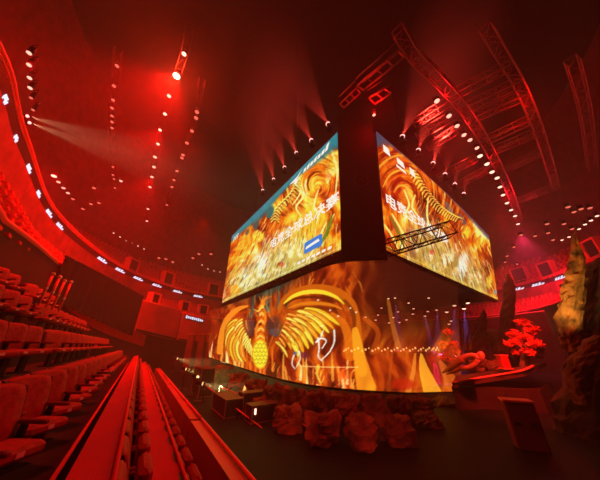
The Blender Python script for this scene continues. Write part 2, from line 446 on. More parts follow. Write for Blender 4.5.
sp.prism([a2 + Vector((0, 0, -.75)), c2 + Vector((0, 0, -.75)), c2 + Vector((0, 0, -.2)), a2 + Vector((0, 0, -.2))], n * .1); sp.build('display_strip', M['black'], r2)
sp = MB()
for k in range(9):
    q = a2.lerp(c2, (k + .6) / 9.5) + Vector((0, 0, -.47)) + n * .12; tt = (c - a).normalized()
    hh = .16 if k % 3 else .22
    sp.prism([q + tt * -.13 + Vector((0, 0, -hh)), q + tt * .13 + Vector((0, 0, -hh)), q + tt * .18 + Vector((0, 0, hh)), q + tt * -.08 + Vector((0, 0, hh))], n * .03)
sp.build('lit_lettering', M['mark'], r2)

q0, q1 = at_d(455, 310, wall_d(455, 310) - 1.2), at_d(540, 305, wall_d(540, 305) - 1.2); nb = (q1 - q0).cross(Vector((0, 0, 1))).normalized()
root = empty('barrier_panel', ((q0.x + q1.x) / 2, (q0.y + q1.y) / 2, 0), 'long red barrier panel behind the dark spire at right', 'barrier')
MB().prism([(q0.x, q0.y, .02), (q1.x, q1.y, .02), (q1.x, q1.y, MIDZ - .6), (q0.x, q0.y, MIDZ - .6)], -nb * .4).build('panel', M['wall'], root)
MB().tube([(q0.x - nb.x * .2, q0.y - nb.y * .2, MIDZ - .52), (q1.x - nb.x * .2, q1.y - nb.y * .2, MIDZ - .52)], .12, 8).build('coping', M['trim'], root)
# distant seats round the bowl
def far_seat_geo():
    b = MB()
    b.add([(-.24, -.10, 1.0), (.24, -.10, 1.0), (.22, 0, .40), (-.22, 0, .40), (-.24, -.18, 1.0), (.24, -.18, 1.0), (.22, -.08, .05), (-.22, -.08, .05)],
          [(0, 3, 2, 1), (4, 5, 6, 7), (0, 1, 5, 4), (0, 4, 7, 3), (1, 2, 6, 5)])
    b.box((0, .2, .40), (.46, .42, .12)); b.box((0, .12, .17), (.1, .1, .34)); return b
cand = []
for rows, tier in ((MIDROWS, 'middle'), (UPROWS, 'upper')):
    for r, (o, z) in enumerate(rows):
        k = 6.0; blk = 0
        while k < len(RIB) - 2:
            p, n = bowl_t(k, o, z); i = int(k); seg = (RIB[i + 1] - RIB[i]).length + 1e-6
            seg *= max(.4, 1 + o * 0.02); k += .74 / seg; blk += 1
            q0 = proj(p)
            if blk % 26 in (24, 25): continue
            if 62 < q0[0] < 146 and 256 + (q0[0] - 66) * .52 < q0[1] + 6 and tier == 'middle': continue
            q = proj(p)
            if q[2] < .5 or not (-25 < q[0] < 625 and -25 < q[1] < 480): continue
            if any((q[0] - a[0]) ** 2 + (q[1] - a[1] - 2) ** 2 < (5 if q[2] > 25 else 9) ** 2 for a in PORT): continue
            cand.append((q[2], p, n, tier, r))
cand.sort(key=lambda a: a[0])
fs_me = far_seat_geo().mesh('far_seat', M['fabricfar'])
NEAR = 112
for j, (dd, p, n, tier, r) in enumerate(cand[:NEAR]):
    o = bpy.data.objects.new('balcony_seat', fs_me); COL.objects.link(o)
    o.location = p; o.rotation_euler = (0, 0, math.atan2(-n.y, -n.x) - math.pi / 2)
    tag(o, 'small red seat in the %s row of the %s balcony above the left stand' % (ORD[r], tier), 'seat', 'seats in the %s row of the %s balcony at left' % (ORD[r], tier))
g = far_seat_geo(); base = np.array(g.v); V = []; F = []
for j, (dd, p, n, tier, r) in enumerate(cand[NEAR:]):
    th = math.atan2(-n.y, -n.x) - math.pi / 2; c_, s_ = math.cos(th), math.sin(th)
    v = base.copy(); x = v[:, 0] * c_ - v[:, 1] * s_ + p.x; y = v[:, 0] * s_ + v[:, 1] * c_ + p.y
    o0 = len(V); V += list(zip(x, y, v[:, 2] + p.z)); F += [tuple(i + o0 for i in f) for f in g.f]
b = MB(); b.v = V; b.f = F; b.sm = [False] * len(F)
tag(b.build('distant_seats', M['fabricfar']), 'rows of tiny red seats filling the far balconies of the bowl', 'seats', kind='stuff')

# ------------------------------------------------------------------ screen artwork (pictures shown by the LED walls)
def fbm(x, y, sc, seed, octv=4):
    out = np.zeros_like(x); amp = 1; tot = 0
    for o in range(octv):
        rg = np.random.default_rng(seed * 31 + o); T = rg.random((64, 64))
        X = x / sc * 2 ** o; Y = y / sc * 2 ** o
        xi = np.floor(X).astype(int); yi = np.floor(Y).astype(int); fx = X - xi; fy = Y - yi
        fx = fx * fx * (3 - 2 * fx); fy = fy * fy * (3 - 2 * fy)
        a = T[yi % 64, xi % 64]; b = T[yi % 64, (xi + 1) % 64]; c = T[(yi + 1) % 64, xi % 64]; d = T[(yi + 1) % 64, (xi + 1) % 64]
        out += amp * (a * (1 - fx) * (1 - fy) + b * fx * (1 - fy) + c * (1 - fx) * fy + d * fx * fy); tot += amp; amp *= .5
    return out / tot
class Art:
    def __init__(s, x0, y0, x1, y1, sc=3):
        s.x0, s.y0, s.sc = x0, y0, sc; s.w = int((x1 - x0) * sc); s.h = int((y1 - y0) * sc)
        yy, xx = np.mgrid[0:s.h, 0:s.w]; s.X = x0 + xx / sc; s.Y = y0 + yy / sc
        s.img = np.zeros((s.h, s.w, 3))
    def mix(s, mask, col): s.img += (np.array(col) / 255 - s.img) * mask[..., None]
    def blob(s, cx, cy, rx, ry, col, op=1, rot=0, soft=1.6):
        c, n = math.cos(rot), math.sin(rot); dx = s.X - cx; dy = s.Y - cy
        q = ((dx * c + dy * n) / rx) ** 2 + ((-dx * n + dy * c) / ry) ** 2
        s.mix(op * np.clip((1.0 - q) * soft + .0, 0, 1), col)
    def stroke(s, pts, w0, w1, col, op=1.0, wm=None):
        p = np.array([tuple(v) for v in cat_rom([(a, b, 0) for a, b in pts], 6)])[:, :2] if len(pts) > 2 else np.array(pts, float)
        mw = max(w0, w1, wm or 0) + 1.5
        ix0 = max(int((p[:, 0].min() - mw - s.x0) * s.sc), 0); ix1 = min(int((p[:, 0].max() + mw - s.x0) * s.sc) + 1, s.w)
        iy0 = max(int((p[:, 1].min() - mw - s.y0) * s.sc), 0); iy1 = min(int((p[:, 1].max() + mw - s.y0) * s.sc) + 1, s.h)
        if ix1 <= ix0 or iy1 <= iy0: return
        X = s.X[iy0:iy1, ix0:ix1]; Y = s.Y[iy0:iy1, ix0:ix1]; m = np.zeros(X.shape); n = len(p) - 1
        for i in range(n):
            a, b = p[i], p[i + 1]; d = b - a; L = d @ d + 1e-9
            t = np.clip(((X - a[0]) * d[0] + (Y - a[1]) * d[1]) / L, 0, 1)
            dist = np.hypot(X - a[0] - t * d[0], Y - a[1] - t * d[1]); f = (i + t) / n
            w = w0 + (w1 - w0) * f if wm is None else (w0 * (1 - f) ** 2 + 4 * wm * f * (1 - f) * .6 + w1 * f * f)
            m = np.maximum(m, np.clip((w - dist) * 1.6 + .5, 0, 1))
        s.img[iy0:iy1, ix0:ix1] += (np.array(col) / 255 - s.img[iy0:iy1, ix0:ix1]) * (op * m)[..., None]
    def sample(s, px, py):
        i = np.clip(((py - s.y0) * s.sc).astype(int), 0, s.h - 1); j = np.clip(((px - s.x0) * s.sc).astype(int), 0, s.w - 1)
        return s.img[i, j]
def palette(t, stops):
    t = np.clip(t, 0, 1); xs = [a for a, _ in stops]
    return np.stack([np.interp(t, xs, [c[k] / 255 for _, c in stops]) for k in range(3)], -1)
FIRE = [(0, (70, 8, 4)), (.25, (150, 28, 6)), (.45, (215, 70, 10)), (.62, (240, 130, 20)), (.8, (250, 190, 60)), (1, (255, 240, 170))]

def flow_strokes(art, n, inside, flow, tint, lmin, lmax, w, seed):
    rg = np.random.default_rng(seed)
    for _ in range(n):
        x = art.x0 + rg.random() * art.w / art.sc; y = art.y0 + rg.random() * art.h / art.sc
        if not inside(x, y): continue
        L = lmin + rg.random() * (lmax - lmin); pts = [(x, y)]
        for k in range(3):
            a = flow(pts[-1][0], pts[-1][1]) + rg.normal(0, .12); pts.append((pts[-1][0] + math.cos(a) * L / 3, pts[-1][1] + math.sin(a) * L / 3))
        c = tint(x, y, rg); art.stroke(pts, w * (.3 + .4 * rg.random()), .15, c, .3 + .5 * rg.random(), wm=w * (.5 + .6 * rg.random()))

# --- left LED face picture
def topL(x): return 134 + (339 - x) * .972
def botL(x): return 251 + (341 - x) * .445
def paint_left():
    a = Art(212, 125, 350, 312); X, Y = a.X, a.Y
    v = (Y - (134 + (339 - X) * .972)) / np.maximum((251 + (341 - X) * .445) - (134 + (339 - X) * .972), 8)
    sw = np.arctan2(Y - 178, X - 322); rr = np.hypot(X - 322, (Y - 178))
    f = fbm(X + Y * .5 + 8 * np.sin(rr / 9), Y * .45 - X * .3, 9, 3)
    a.img = palette(.56 + 1.3 * (f - .5), FIRE)
    pale = np.clip((v - .36) * 2.6, 0, 1) * np.clip((326 - X) / 26, 0, 1) * np.clip((X - 226) / 14, 0, 1)
    a.mix(pale * .95, (190, 170, 84)); a.mix(pale * np.clip(fbm(X, Y, 5, 9) * 3 - 1.2, 0, 1) * .8, (236, 228, 196))
    a.mix(np.clip((v - .86) * 8, 0, 1) * .55, (150, 140, 50))
    yel = np.exp(-(((X - 308) / 20) ** 2 + ((Y - 225) / 22) ** 2)); a.mix(yel * .75, (246, 196, 40))
    def tint(x, y, rg):
        vv = (y - topL(x)) / max(botL(x) - topL(x), 8); r = rg.random()
        if vv > .36 + .22 * rg.random() + max(0, x - 296) * .012 and x < 324: pal = [(232, 222, 176), (214, 198, 110), (196, 176, 60), (110, 108, 70), (216, 120, 30), (240, 230, 200), (150, 70, 24), (220, 200, 90), (90, 100, 90)]
        elif x > 318 and vv < .5: pal = [(214, 60, 10), (160, 30, 6), (236, 110, 24), (250, 160, 60)]
        else: pal = [(250, 190, 60), (240, 130, 20), (210, 80, 12), (150, 36, 10), (255, 220, 120), (244, 100, 16), (250, 170, 40), (255, 200, 50)]
        return pal[int(r * len(pal))]
    def flow(x, y):
        if y < 205 + (330 - x) * .25 and x > 268: return math.atan2(y - 186, (x - 318)) + math.pi / 2
        return math.pi / 2 + (x - 275) * -.006 + .35
    a.blob(258, 236, 7, 7, (255, 214, 70), .9); a.blob(262, 262, 9, 13, (226, 222, 208), .75); a.blob(281, 264, 4, 3, (214, 60, 20), .9)
    a.blob(236, 290, 5, 6, (230, 160, 20), .7)
    flow_strokes(a, 2600, lambda x, y: topL(x) < y < botL(x), flow, tint, 4, 12, .6, 11)
    for k in range(9):                                      # great swirling plumes
        r0 = 6 + k * 4.0
        pts = [(318 + r0 * 1.05 * math.cos(t), 184 + r0 * 1.25 * math.sin(t)) for t in np.linspace(2.6, 5.0 + .1 * k, 7)]
        a.stroke(pts, .6, .3, [(255, 190, 70), (150, 30, 8), (240, 110, 20)][k % 3], .85, wm=1.6)
    for pts in (((300, 168), (294, 180), (300, 192), (292, 205)), ((318, 190), (314, 205), (318, 215), (316, 224)), ((298, 186), (303, 196), (296, 207), (301, 216)),
                ((331, 150), (337, 170), (335, 195)), ((326, 222), (318, 240), (306, 262)), ((334, 214), (326, 232), (322, 246))):
        a.stroke(pts, .5, .3, (255, 214, 120), .95, wm=1.3)
    a.stroke([(332, 216), (327, 232), (318, 248)], 1, .5, (90, 120, 20), .8, wm=2.4)
    for k in range(16):                                     # golden scales on the long neck
        t = k / 15; x = 296 - 20 * t + 4 * math.sin(t * 6); y = 178 + 42 * t
        a.stroke([(x - 4, y + 2), (x, y - 1.5), (x + 4, y + 2)], .5, .4, (255, 214, 96), .9); a.stroke([(x - 4, y + 3.4), (x, y), (x + 4, y + 3.4)], .4, .3, (120, 40, 8), .8)
    tl = np.clip(1.1 - (Y - (134 + (339 - X) * .972)) / (4 + 11 * np.clip((X - 300) / 40, 0, 1) + 6 * np.exp(-((X - 262) / 12) ** 2)), 0, 1)
    a.mix(np.clip(tl * 1.5, 0, .95), (20, 128, 144)); a.mix(np.clip(tl * 2 - 1, 0, 1) * fbm(X, Y, 3, 5) * .5, (90, 170, 190))
    a.blob(270, 212, 4, 8, (24, 116, 118), .95, .35); a.blob(256, 225, 3.2, 5.5, (70, 92, 88), .9, .4); a.blob(247, 232, 2, 4, (60, 80, 90), .7, .4)
    a.stroke([(224, 300), (282, 274), (341, 247)], .5, .5, (214, 200, 140), .7)
    a.blob(338, 140, 8, 10, (26, 140, 150), .6)
    return a
# --- right LED face picture
def topR(x): return 131 + (x - 376) * .93 - 7 * math.sin(max(0, min(1, (x - 376) / 112)) * math.pi)
def botR(x): return 251 + (x - 386) * .45
def paint_right():
    a = Art(366, 120, 508, 312); X, Y = a.X, a.Y
    tp = 131 + (X - 376) * .93 - 7 * np.sin(np.clip((X - 376) / 112, 0, 1) * math.pi)
    v = (Y - tp) / np.maximum(251 + (X - 386) * .45 - tp, 8)
    f = fbm(X - Y * .35, Y * .4 + X * .35 + 5 * np.sin(X / 7), 9, 21)
    a.img = palette(.5 + 1.3 * (f - .5), FIRE)
    pale = np.clip((v - .36) * 2.6, 0, 1) * np.clip((X - 398) / 22, 0, 1) * np.clip((492 - X) / 12, 0, 1)
    a.mix(pale * .9, (180, 150, 70)); a.mix(pale * np.clip(fbm(X, Y, 5, 19) * 3 - 1.2, 0, 1) * .7, (232, 220, 180))
    a.mix(np.clip((v - .9) * 9, 0, 1) * .6, (176, 150, 40))
    a.mix(np.exp(-(((X - 396) / 10) ** 2 + ((Y - 185) / 18) ** 2)) * .7, (200, 24, 8))
    def tint(x, y, rg):
        vv = (y - topR(x)) / max(botR(x) - topR(x), 8); r = rg.random()
        if vv > .36 + .28 * rg.random() and x > 402: pal = [(226, 212, 160), (206, 186, 100), (196, 156, 50), (104, 96, 76), (224, 120, 30), (236, 224, 190), (150, 66, 20), (226, 190, 70), (180, 60, 14)]
        elif x < 400: pal = [(220, 60, 10), (170, 26, 8), (240, 110, 24), (250, 150, 50), (200, 36, 8)]
        else: pal = [(250, 180, 50), (238, 116, 18), (214, 76, 12), (150, 34, 10), (255, 214, 110), (248, 140, 26), (244, 104, 18)]
        return pal[int(r * len(pal))]
    def flow(x, y):
        if y < 200 + (x - 400) * .5: return math.atan2(y - 196, x - 404) + math.pi / 2
        return math.pi / 2 - .25 - (x - 440) * .003
    a.blob(449, 208, 3, 9, (120, 116, 120), .8, -.5); a.blob(462, 219, 2.5, 9, (110, 100, 120), .75, -.55)
    a.blob(466, 232, 6, 8, (255, 200, 50), .9); a.blob(463, 264, 6, 15, (226, 214, 204), .8, .12); a.blob(432, 252, 3, 3, (226, 80, 60), .8)
    a.blob(489, 282, 4, 8, (226, 206, 50), .7); a.blob(495, 292, 2, 3, (120, 140, 180), .9)
    flow_strokes(a, 2600, lambda x, y: topR(x) < y < botR(x), flow, tint, 4, 12, .6, 12)
    for k in range(9):
        r0 = 9 + k * 4.2
        pts = [(402 + r0 * .95 * math.cos(t), 196 + r0 * 1.2 * math.sin(t)) for t in np.linspace(3.5, 6.4, 7)]
        a.stroke(pts, .5, .3, [(255, 170, 50), (170, 26, 8), (240, 104, 20)][k % 3], .8, wm=1.6)
    for k in range(22):
        t = k / 21; x = 412 + 46 * t; y = 170 + 46 * t + 9 * math.sin(t * 3)
        a.stroke([(x - 3, y + 4), (x, y), (x + 4, y + 1)], .5, .4, (255, 206, 80), .9); a.stroke([(x - 2, y + 6), (x + 1, y + 2), (x + 5, y + 3)], .4, .3, (130, 40, 8), .8)
    for pts in (((404, 190), (409, 204), (406, 214), (412, 222)), ((415, 195), (412, 206), (418, 216)), ((428, 198), (427, 216), (432, 236)), ((392, 214), (400, 228), (408, 242)), ((384, 224), (392, 236), (398, 248))):
        a.stroke(pts, .5, .3, (255, 220, 110), .95, wm=1.2)
    a.stroke([(390, 216), (398, 232), (404, 246)], .6, .4, (120, 110, 40), .8, wm=2.2)
    tl = np.clip(1.1 - (Y - tp) / (5 + 4 * np.exp(-((X - 378) / 8) ** 2) * 2), 0, 1)
    a.mix(np.clip(tl * 1.4, 0, .9), (86, 76, 108)); a.blob(378, 140, 6, 8, (70, 84, 110), .8)
    a.stroke([(386, 246), (440, 272), (497, 298)], .5, .5, (226, 190, 80), .6)
    return a
# --- projection gauze picture: firebird with spread wings
def paint_gauze():
    a = Art(196, 240, 485, 405); X, Y = a.X, a.Y
    f = fbm(X + 5 * np.sin(Y / 9), Y * .35, 8, 41)
    a.img = palette(.36 + 1.1 * (f - .5), [(0, (60, 8, 4)), (.3, (150, 36, 8)), (.5, (205, 78, 12)), (.7, (232, 120, 20)), (1, (250, 180, 60))])
    dr = np.clip((X - 345) / 40, 0, 1)                       # to the right the picture thins out
    a.mix(dr * .3, (170, 54, 10)); a.mix(dr * np.clip((352 - Y) / 40, 0, 1) * .85, (66, 18, 6))
    a.mix(np.clip((X - 380) / 40, 0, 1) * np.clip((335 - Y) / 60 + .2, 0, 1) * .6, (46, 12, 6))
    for k in range(70):                                      # flames along the bottom
        x = 206 + RNG.random() * 150; y = 368 + (x - 206) * .15 - RNG.random() * 14; h = 8 + RNG.random() * 16
        a.stroke([(x, y + 6), (x + RNG.normal(0, 2), y - h * .5), (x + RNG.normal(0, 4), y - h)], 1.6, .2, [(250, 170, 60), (214, 60, 14), (246, 120, 24), (170, 30, 8), (255, 214, 130)][k % 5], .75)
    a.mix(np.clip((300 - (Y + (X - 265) * .34)) / 10, 0, 1) * np.exp(-((X - 268) / 24) ** 2), (28, 78, 66))
    for k in range(24):
        x = 244 + 46 * RNG.random(); a.stroke([(x, 314 - (x - 240) * .3 + 6), (x + RNG.normal(2, 2), 300 - (x - 240) * .4)], .9, .2, [(40, 120, 100), (16, 50, 44), (70, 110, 90), (190, 90, 30)][k % 4], .8)
    a.blob(249, 327, 7, 12, (116, 64, 56), .9, .15); a.blob(274, 326, 9.5, 12, (84, 50, 44), .92); a.blob(275, 332, 7, 5, (92, 88, 92), .75)
    a.blob(234, 334, 15, 24, (222, 104, 18), .8, .25, 1.2); a.blob(303, 322, 28, 28, (206, 98, 16), .75, .5, 1.2)
    flow_strokes(a, 700, lambda x, y: x < 360, lambda x, y: math.pi / 2 + .5 * math.sin(x / 11 + y / 17), lambda x, y, rg: [(255, 180, 60), (214, 70, 12), (150, 34, 8), (246, 130, 26)][int(rg.random() * 4)], 5, 14, .6, 77)
    # left wing
    a.stroke([(247, 306), (238, 309), (228, 318), (222, 333), (219, 352)], 1, 2.5, (250, 140, 30), .9, wm=3.6)
    a.stroke([(249, 311), (240, 314), (232, 322), (227, 336), (224, 352)], .8, 1.5, (190, 66, 10), .9, wm=2)
    def feather(x0, y0, ang, L, w, c, bend=.25, dark=(150, 58, 8)):
        p = [(x0 + math.cos(ang + bend * (f - .5)) * L * f, y0 + math.sin(ang + bend * (f - .5)) * L * f) for f in (0, .35, .7, 1)]
        a.stroke(p, w * .6, .3, dark, .9, wm=w * 1.35); a.stroke(p, w * .5, .2, c, .97, wm=w); a.stroke(p[:3], .25, .2, (255, 232, 150), .6); 
        q = [(x + w * .45 * math.sin(ang), y - w * .45 * math.cos(ang)) for x, y in p]; a.stroke(q[1:], .3, .15, (200, 96, 14), .6)
    GC = [(252, 176, 40), (244, 150, 30), (255, 200, 70), (236, 130, 24)]
    for k in range(8): t = k / 7; feather(236 - 6 * t + 12 * t * t, 320 + 22 * t, 2.35 - .75 * t, 20 + 8 * math.sin(t * 3.1), 3.3, GC[k % 4], -.5)
    for k in range(8): t = k / 7; feather(242 - 2 * t + 10 * t * t, 319 + 20 * t, 2.5 - .8 * t, 11 + 3 * math.sin(t * 3), 1.7, GC[(k + 1) % 4], -.3)
    for k in range(7): t = k / 6; feather(247 + 5 * t, 336 + 12 * t, 2.3 - .6 * t, 9, 1.4, (255, 206, 80), -.2)
    # right wing
    a.mix(np.exp(-(((X - 318) / 32) ** 2 + ((Y - 322) / 30) ** 2) * 1.2) * .5, (190, 74, 10))
    a.stroke([(279, 312), (281, 303), (290, 294), (306, 288), (326, 288), (342, 294), (352, 305), (356, 322), (358, 345), (362, 372)], 1.4, 5, (206, 96, 14), .95, wm=3.4)
    a.stroke([(284, 303), (293, 296), (306, 292), (322, 292), (336, 297), (344, 304)], .6, .4, (250, 190, 40), .98, wm=3.2)
    a.stroke([(284, 306), (294, 299), (308, 297), (324, 298), (338, 302)], .5, .3, (110, 34, 6), .9, wm=1.5)
    a.stroke([(288, 308), (300, 304), (316, 303), (332, 305), (342, 309)], .5, .5, (220, 120, 20), .95, wm=2.6)
    a.stroke([(292, 310), (306, 307), (322, 308), (336, 311)], .4, .3, (130, 40, 8), .9, wm=1.2)
    a.stroke([(332, 314), (342, 322), (348, 336), (350, 356)], 2, 5, (224, 110, 16), .85, wm=4)
    a.stroke([(345, 300), (353, 314), (354, 330)], 1, 1, (110, 30, 10), .6, wm=3)
    for k in range(9): t = k / 8; feather(306 - 19 * t, 309 + 27 * t - 3 * math.sin(t * 3.1), .28 + .62 * t, 37 - 13 * t, 3.8, [(246, 182, 36), (232, 150, 26), (252, 196, 56)][k % 3], .35)
    for k in range(8): t = k / 7; feather(298 - 14 * t, 311 + 26 * t, .2 + .7 * t, 17 - 3 * t, 2.3, [(252, 190, 60), (240, 150, 30)][k % 2], .3)
    for k in range(8): t = k / 7; feather(288 - 10 * t, 314 + 28 * t, .2 + .8 * t, 11, 1.7, [(236, 130, 24), (255, 196, 70), (220, 100, 16)][k % 3], .2)
    for k in range(6): t = k / 5; feather(276 + 5 * t, 342 + 4 * t, .75 + .2 * t, 13, 1.5, (250, 186, 60), .2)
    for x, y in ((318, 300), (330, 310), (322, 326), (338, 316), (350, 308), (356, 312)): a.blob(x, y, 1.1, 1.1, (255, 220, 180), .8)
    # neck, head, crest and body
    a.stroke([(261, 344), (259, 330), (263, 318), (261, 308), (263, 303)], 5, 2, (240, 120, 24), 1, wm=3.2)
    for k in range(9): a.stroke([(257 + k * .4, 338 - 3.8 * k), (260 + k * .3, 335.5 - 3.8 * k), (264 - k * .1, 338 - 3.8 * k)], .5, .5, [(255, 200, 90), (170, 50, 10)][k % 2], .9)
    a.stroke([(262, 306), (258, 311), (254, 309)], 1.2, .3, (255, 180, 60), 1); a.blob(260, 324, 1.8, 1.8, (120, 24, 10), .9)
    for dx in (-3, 0, 3, 6): a.stroke([(262, 304), (262 + dx * .6, 299), (263 + dx * 1.4, 296)], .8, .2, (250, 130, 30), .9)
    a.blob(260, 354, 9.5, 17, (206, 120, 16), 1); a.blob(260, 354, 8.2, 15.5, (246, 200, 44), 1, 0, 3)
    for j in range(6):
        for i in range(4):
            x = 254.5 + i * 3.6 + (j % 2) * 1.5; y = 344 + j * 3.8
            a.stroke([(x - 1.6, y - 1), (x, y + 1), (x + 1.6, y - 1)], .35, .35, (160, 130, 20), .8)
    # white scrolls
    for pts, w in ((((334, 330), (334, 342), (329, 352), (322, 359)), .8), (((318, 338), (319, 348), (318, 356), (322, 361)), .8), (((316, 342), (321, 338), (326, 341), (322, 348)), .9), (((321, 336), (323, 330)), .7),
                   (((296, 352), (293, 357), (292, 364), (295, 369)), .6), (((299, 351), (300, 359), (296, 367)), .6)):
        a.stroke(pts, w, w * .6, (250, 226, 196), .95)
    a.blob(295, 353, 2.6, 2.2, (96, 100, 130), .9); a.blob(305, 355, 5, 4, (120, 40, 70), .6)
    # drapes of light at the right
    for pts, w0, w1, c, op in ((((355, 330), (360, 360), (366, 388)), 3, 10, (250, 160, 30), .75), (((392, 352), (390, 372), (388, 390)), 1, 2, (206, 90, 20), .5),
                               (((415, 354), (413, 372), (408, 392)), 1.2, 3.0, (224, 130, 40), .8), (((421, 354), (424, 370), (432, 392)), 1.0, 9, (246, 170, 40), .8), (((440, 362), (448, 376), (456, 392)), 2, 9, (230, 110, 24), .6),
                               (((388, 300), (392, 322), (398, 346)), 1.5, 3, (206, 116, 30), .6), (((364, 318), (378, 332), (372, 352)), 2, 3, (214, 90, 14), .6), (((300, 366), (330, 367), (358, 367)), .5, .5, (255, 190, 110), .8),
                               (((338, 367), (339, 386)), .6, .6, (255, 190, 90), .6), (((318, 366), (317, 374), (320, 382)), 1.5, .8, (250, 200, 60), .8)):
        a.stroke(pts, w0, w1, c, op)
    a.blob(403, 384, 14, 7, (206, 36, 10), .7); a.blob(345, 374, 10, 6, (214, 84, 12), .6)
    return a

def screen_mesh(name, surf, nu, nv, art, m, parent, gain=.32):
    vs = [surf(i / nu, j / nv) for j in range(nv + 1) for i in range(nu + 1)]
    fs = [(j * (nu + 1) + i, j * (nu + 1) + i + 1, (j + 1) * (nu + 1) + i + 1, (j + 1) * (nu + 1) + i) for j in range(nv) for i in range(nu)]
    q = np.array([proj(v)[:2] for v in vs])
    c = art.sample(q[:, 0], q[:, 1]); lum = c @ np.array([.35, .5, .15]); c = np.clip(c * (1 + gain * (lum[:, None] - .42) * 2.2), 0, 1); c = np.where(c <= .04045, c / 12.92, ((c + .055) / 1.055) ** 2.4)
    b = MB().add(vs, fs, True); o = b.build(name, m, parent)
    at = o.data.color_attributes.new('picture', 'FLOAT_COLOR', 'POINT')
    at.data.foreach_set('color', np.hstack([c, np.ones((len(c), 1))]).astype(np.float32).ravel())
    return o
def screen_mat(name, st, trans=0.0, tcol=(1, 1, 1)):
    m = bpy.data.materials.new(name); m.use_nodes = True; nt = m.node_tree; nt.nodes.clear()
    ca = nt.nodes.new('ShaderNodeAttribute'); ca.attribute_name = 'picture'
    e = nt.nodes.new('ShaderNodeEmission'); nt.links.new(ca.outputs['Color'], e.inputs['Color']); e.inputs['Strength'].default_value = st
    o = nt.nodes.new('ShaderNodeOutputMaterial')
    if trans > 0:
        t = nt.nodes.new('ShaderNodeBsdfTransparent'); t.inputs[0].default_value = (*[trans * c for c in tcol], 1)
        ad = nt.nodes.new('ShaderNodeAddShader'); nt.links.new(e.outputs[0], ad.inputs[0]); nt.links.new(t.outputs[0], ad.inputs[1]); nt.links.new(ad.outputs[0], o.inputs[0])
    else: nt.links.new(e.outputs[0], o.inputs[0])
    m.cycles.emission_sampling = 'NONE'
    return m
M['led'] = screen_mat('led_picture', .95); M['gauze'] = screen_mat('gauze_picture', .98, .6, (1, .8, .66))

# ------------------------------------------------------------------ the hanging LED block
ZB, ZT = 4.7 + CAMZ, 16.9
NL0, NL1 = at_d(341, 250, 11.5), at_d(339, 130.5, 11.5)
FL0, FL1 = at_d(222, 303, 30), at_d(232, 236, 29.0)
NR0, NR1 = at_d(386, 250, 12.2), at_d(376, 131, 12.2)
FR0, FR1 = at_d(498, 300, 34.5), at_d(489, 236, 34.5)
def bil(a, b, c, d): return lambda u, v: a.lerp(b, u).lerp(d.lerp(c, u), v)
faceL = bil(FL0, NL0, NL1, FL1)
_fr = bil(NR0, FR0, FR1, NR1)
def faceR(u, v):
    # the edges of this picture wall belly out a little
    w = u + .0
    p = _fr(u, v); return p + Vector((0, 0, .55 * math.sin(math.pi * u ** 1.0) * max(0, v - .3) / .7)) + (B * -0.0)
cube = empty('led_cube', tuple((NL0 + NR0) / 2), 'giant hanging LED block showing fiery picture walls above the stage', 'screen')
aL, aR = paint_left(), paint_right()
scL = screen_mesh('picture_wall', faceL, 230, 200, aL, M['led'], cube)
scR = screen_mesh('picture_wall', faceR, 230, 200, aR, M['led'], cube)
backpt = FR0 + (FL0 - NL0)
def inset(p, k=.12):
    c = (NL0 + FR0 + FL0) / 3; d = Vector((c.x - p.x, c.y - p.y, 0)).normalized(); return p + d * k
ft = [inset(p) for p in (FL0, NL0, NR0, FR0)] + [backpt]
bt = Vector((backpt.x, backpt.y, FL1.z)); b = MB(); cen = (NL0 + FR0 + FL0) / 3
for fc in (faceL, faceR):
    off = (fc(1, .5) - fc(0, .5)).cross(Vector((0, 0, 1))).normalized() * .2
    if off.y < 0: off = -off
    g = [fc(i / 12, j / 12) + off for j in range(13) for i in range(13)]
    b.add(g, [(j * 13 + i, j * 13 + i + 1, j * 13 + 14 + i, j * 13 + 13 + i) for j in range(12) for i in range(12)])
b.add([FL0, FL1, bt, backpt, FR0, FR1], [(0, 1, 2, 3), (3, 2, 5, 4)])
b.build('cabinet', M['black'], cube)
# black corner column between the two walls, carried up to the roof trusses
cc = [NL0, NR0, NR1, NL1]
up = Vector((0, 0, 3.4))
MB().prism([NL0 + Vector((.02, -.04, -.6)), NR0 + Vector((-.02, -.04, -.6)), NR1 + Vector((-.02, -.04, 0)) + up, NL1 + Vector((.02, -.04, 0)) + up], Vector((.1, .5, 0))).build('corner_column', M['black'], cube)
e = (NL0 + NL1 + NR0 + NR1) / 4
c0 = at_d(361, 181, 11.2); bb = MB()
for k in range(14):
    t0 = 2 * math.pi * k / 14; t1 = 2 * math.pi * (k + 1) / 14; r = .42
    bb.tube([c0 + Vector((math.cos(t0) * r, -.05, math.sin(t0) * r)), c0 + Vector((math.cos(t1) * r, -.05, math.sin(t1) * r))], .02, 4)
bb.tube([c0 + Vector((-.25, -.05, -.2)), c0 + Vector((0, -.05, .25)), c0 + Vector((.25, -.05, -.2))], .02, 4); bb.tube([c0 + Vector((-.2, -.05, .1)), c0 + Vector((.2, -.05, .1))], .02, 4)
bb.build('emblem', M['wall'], cube)
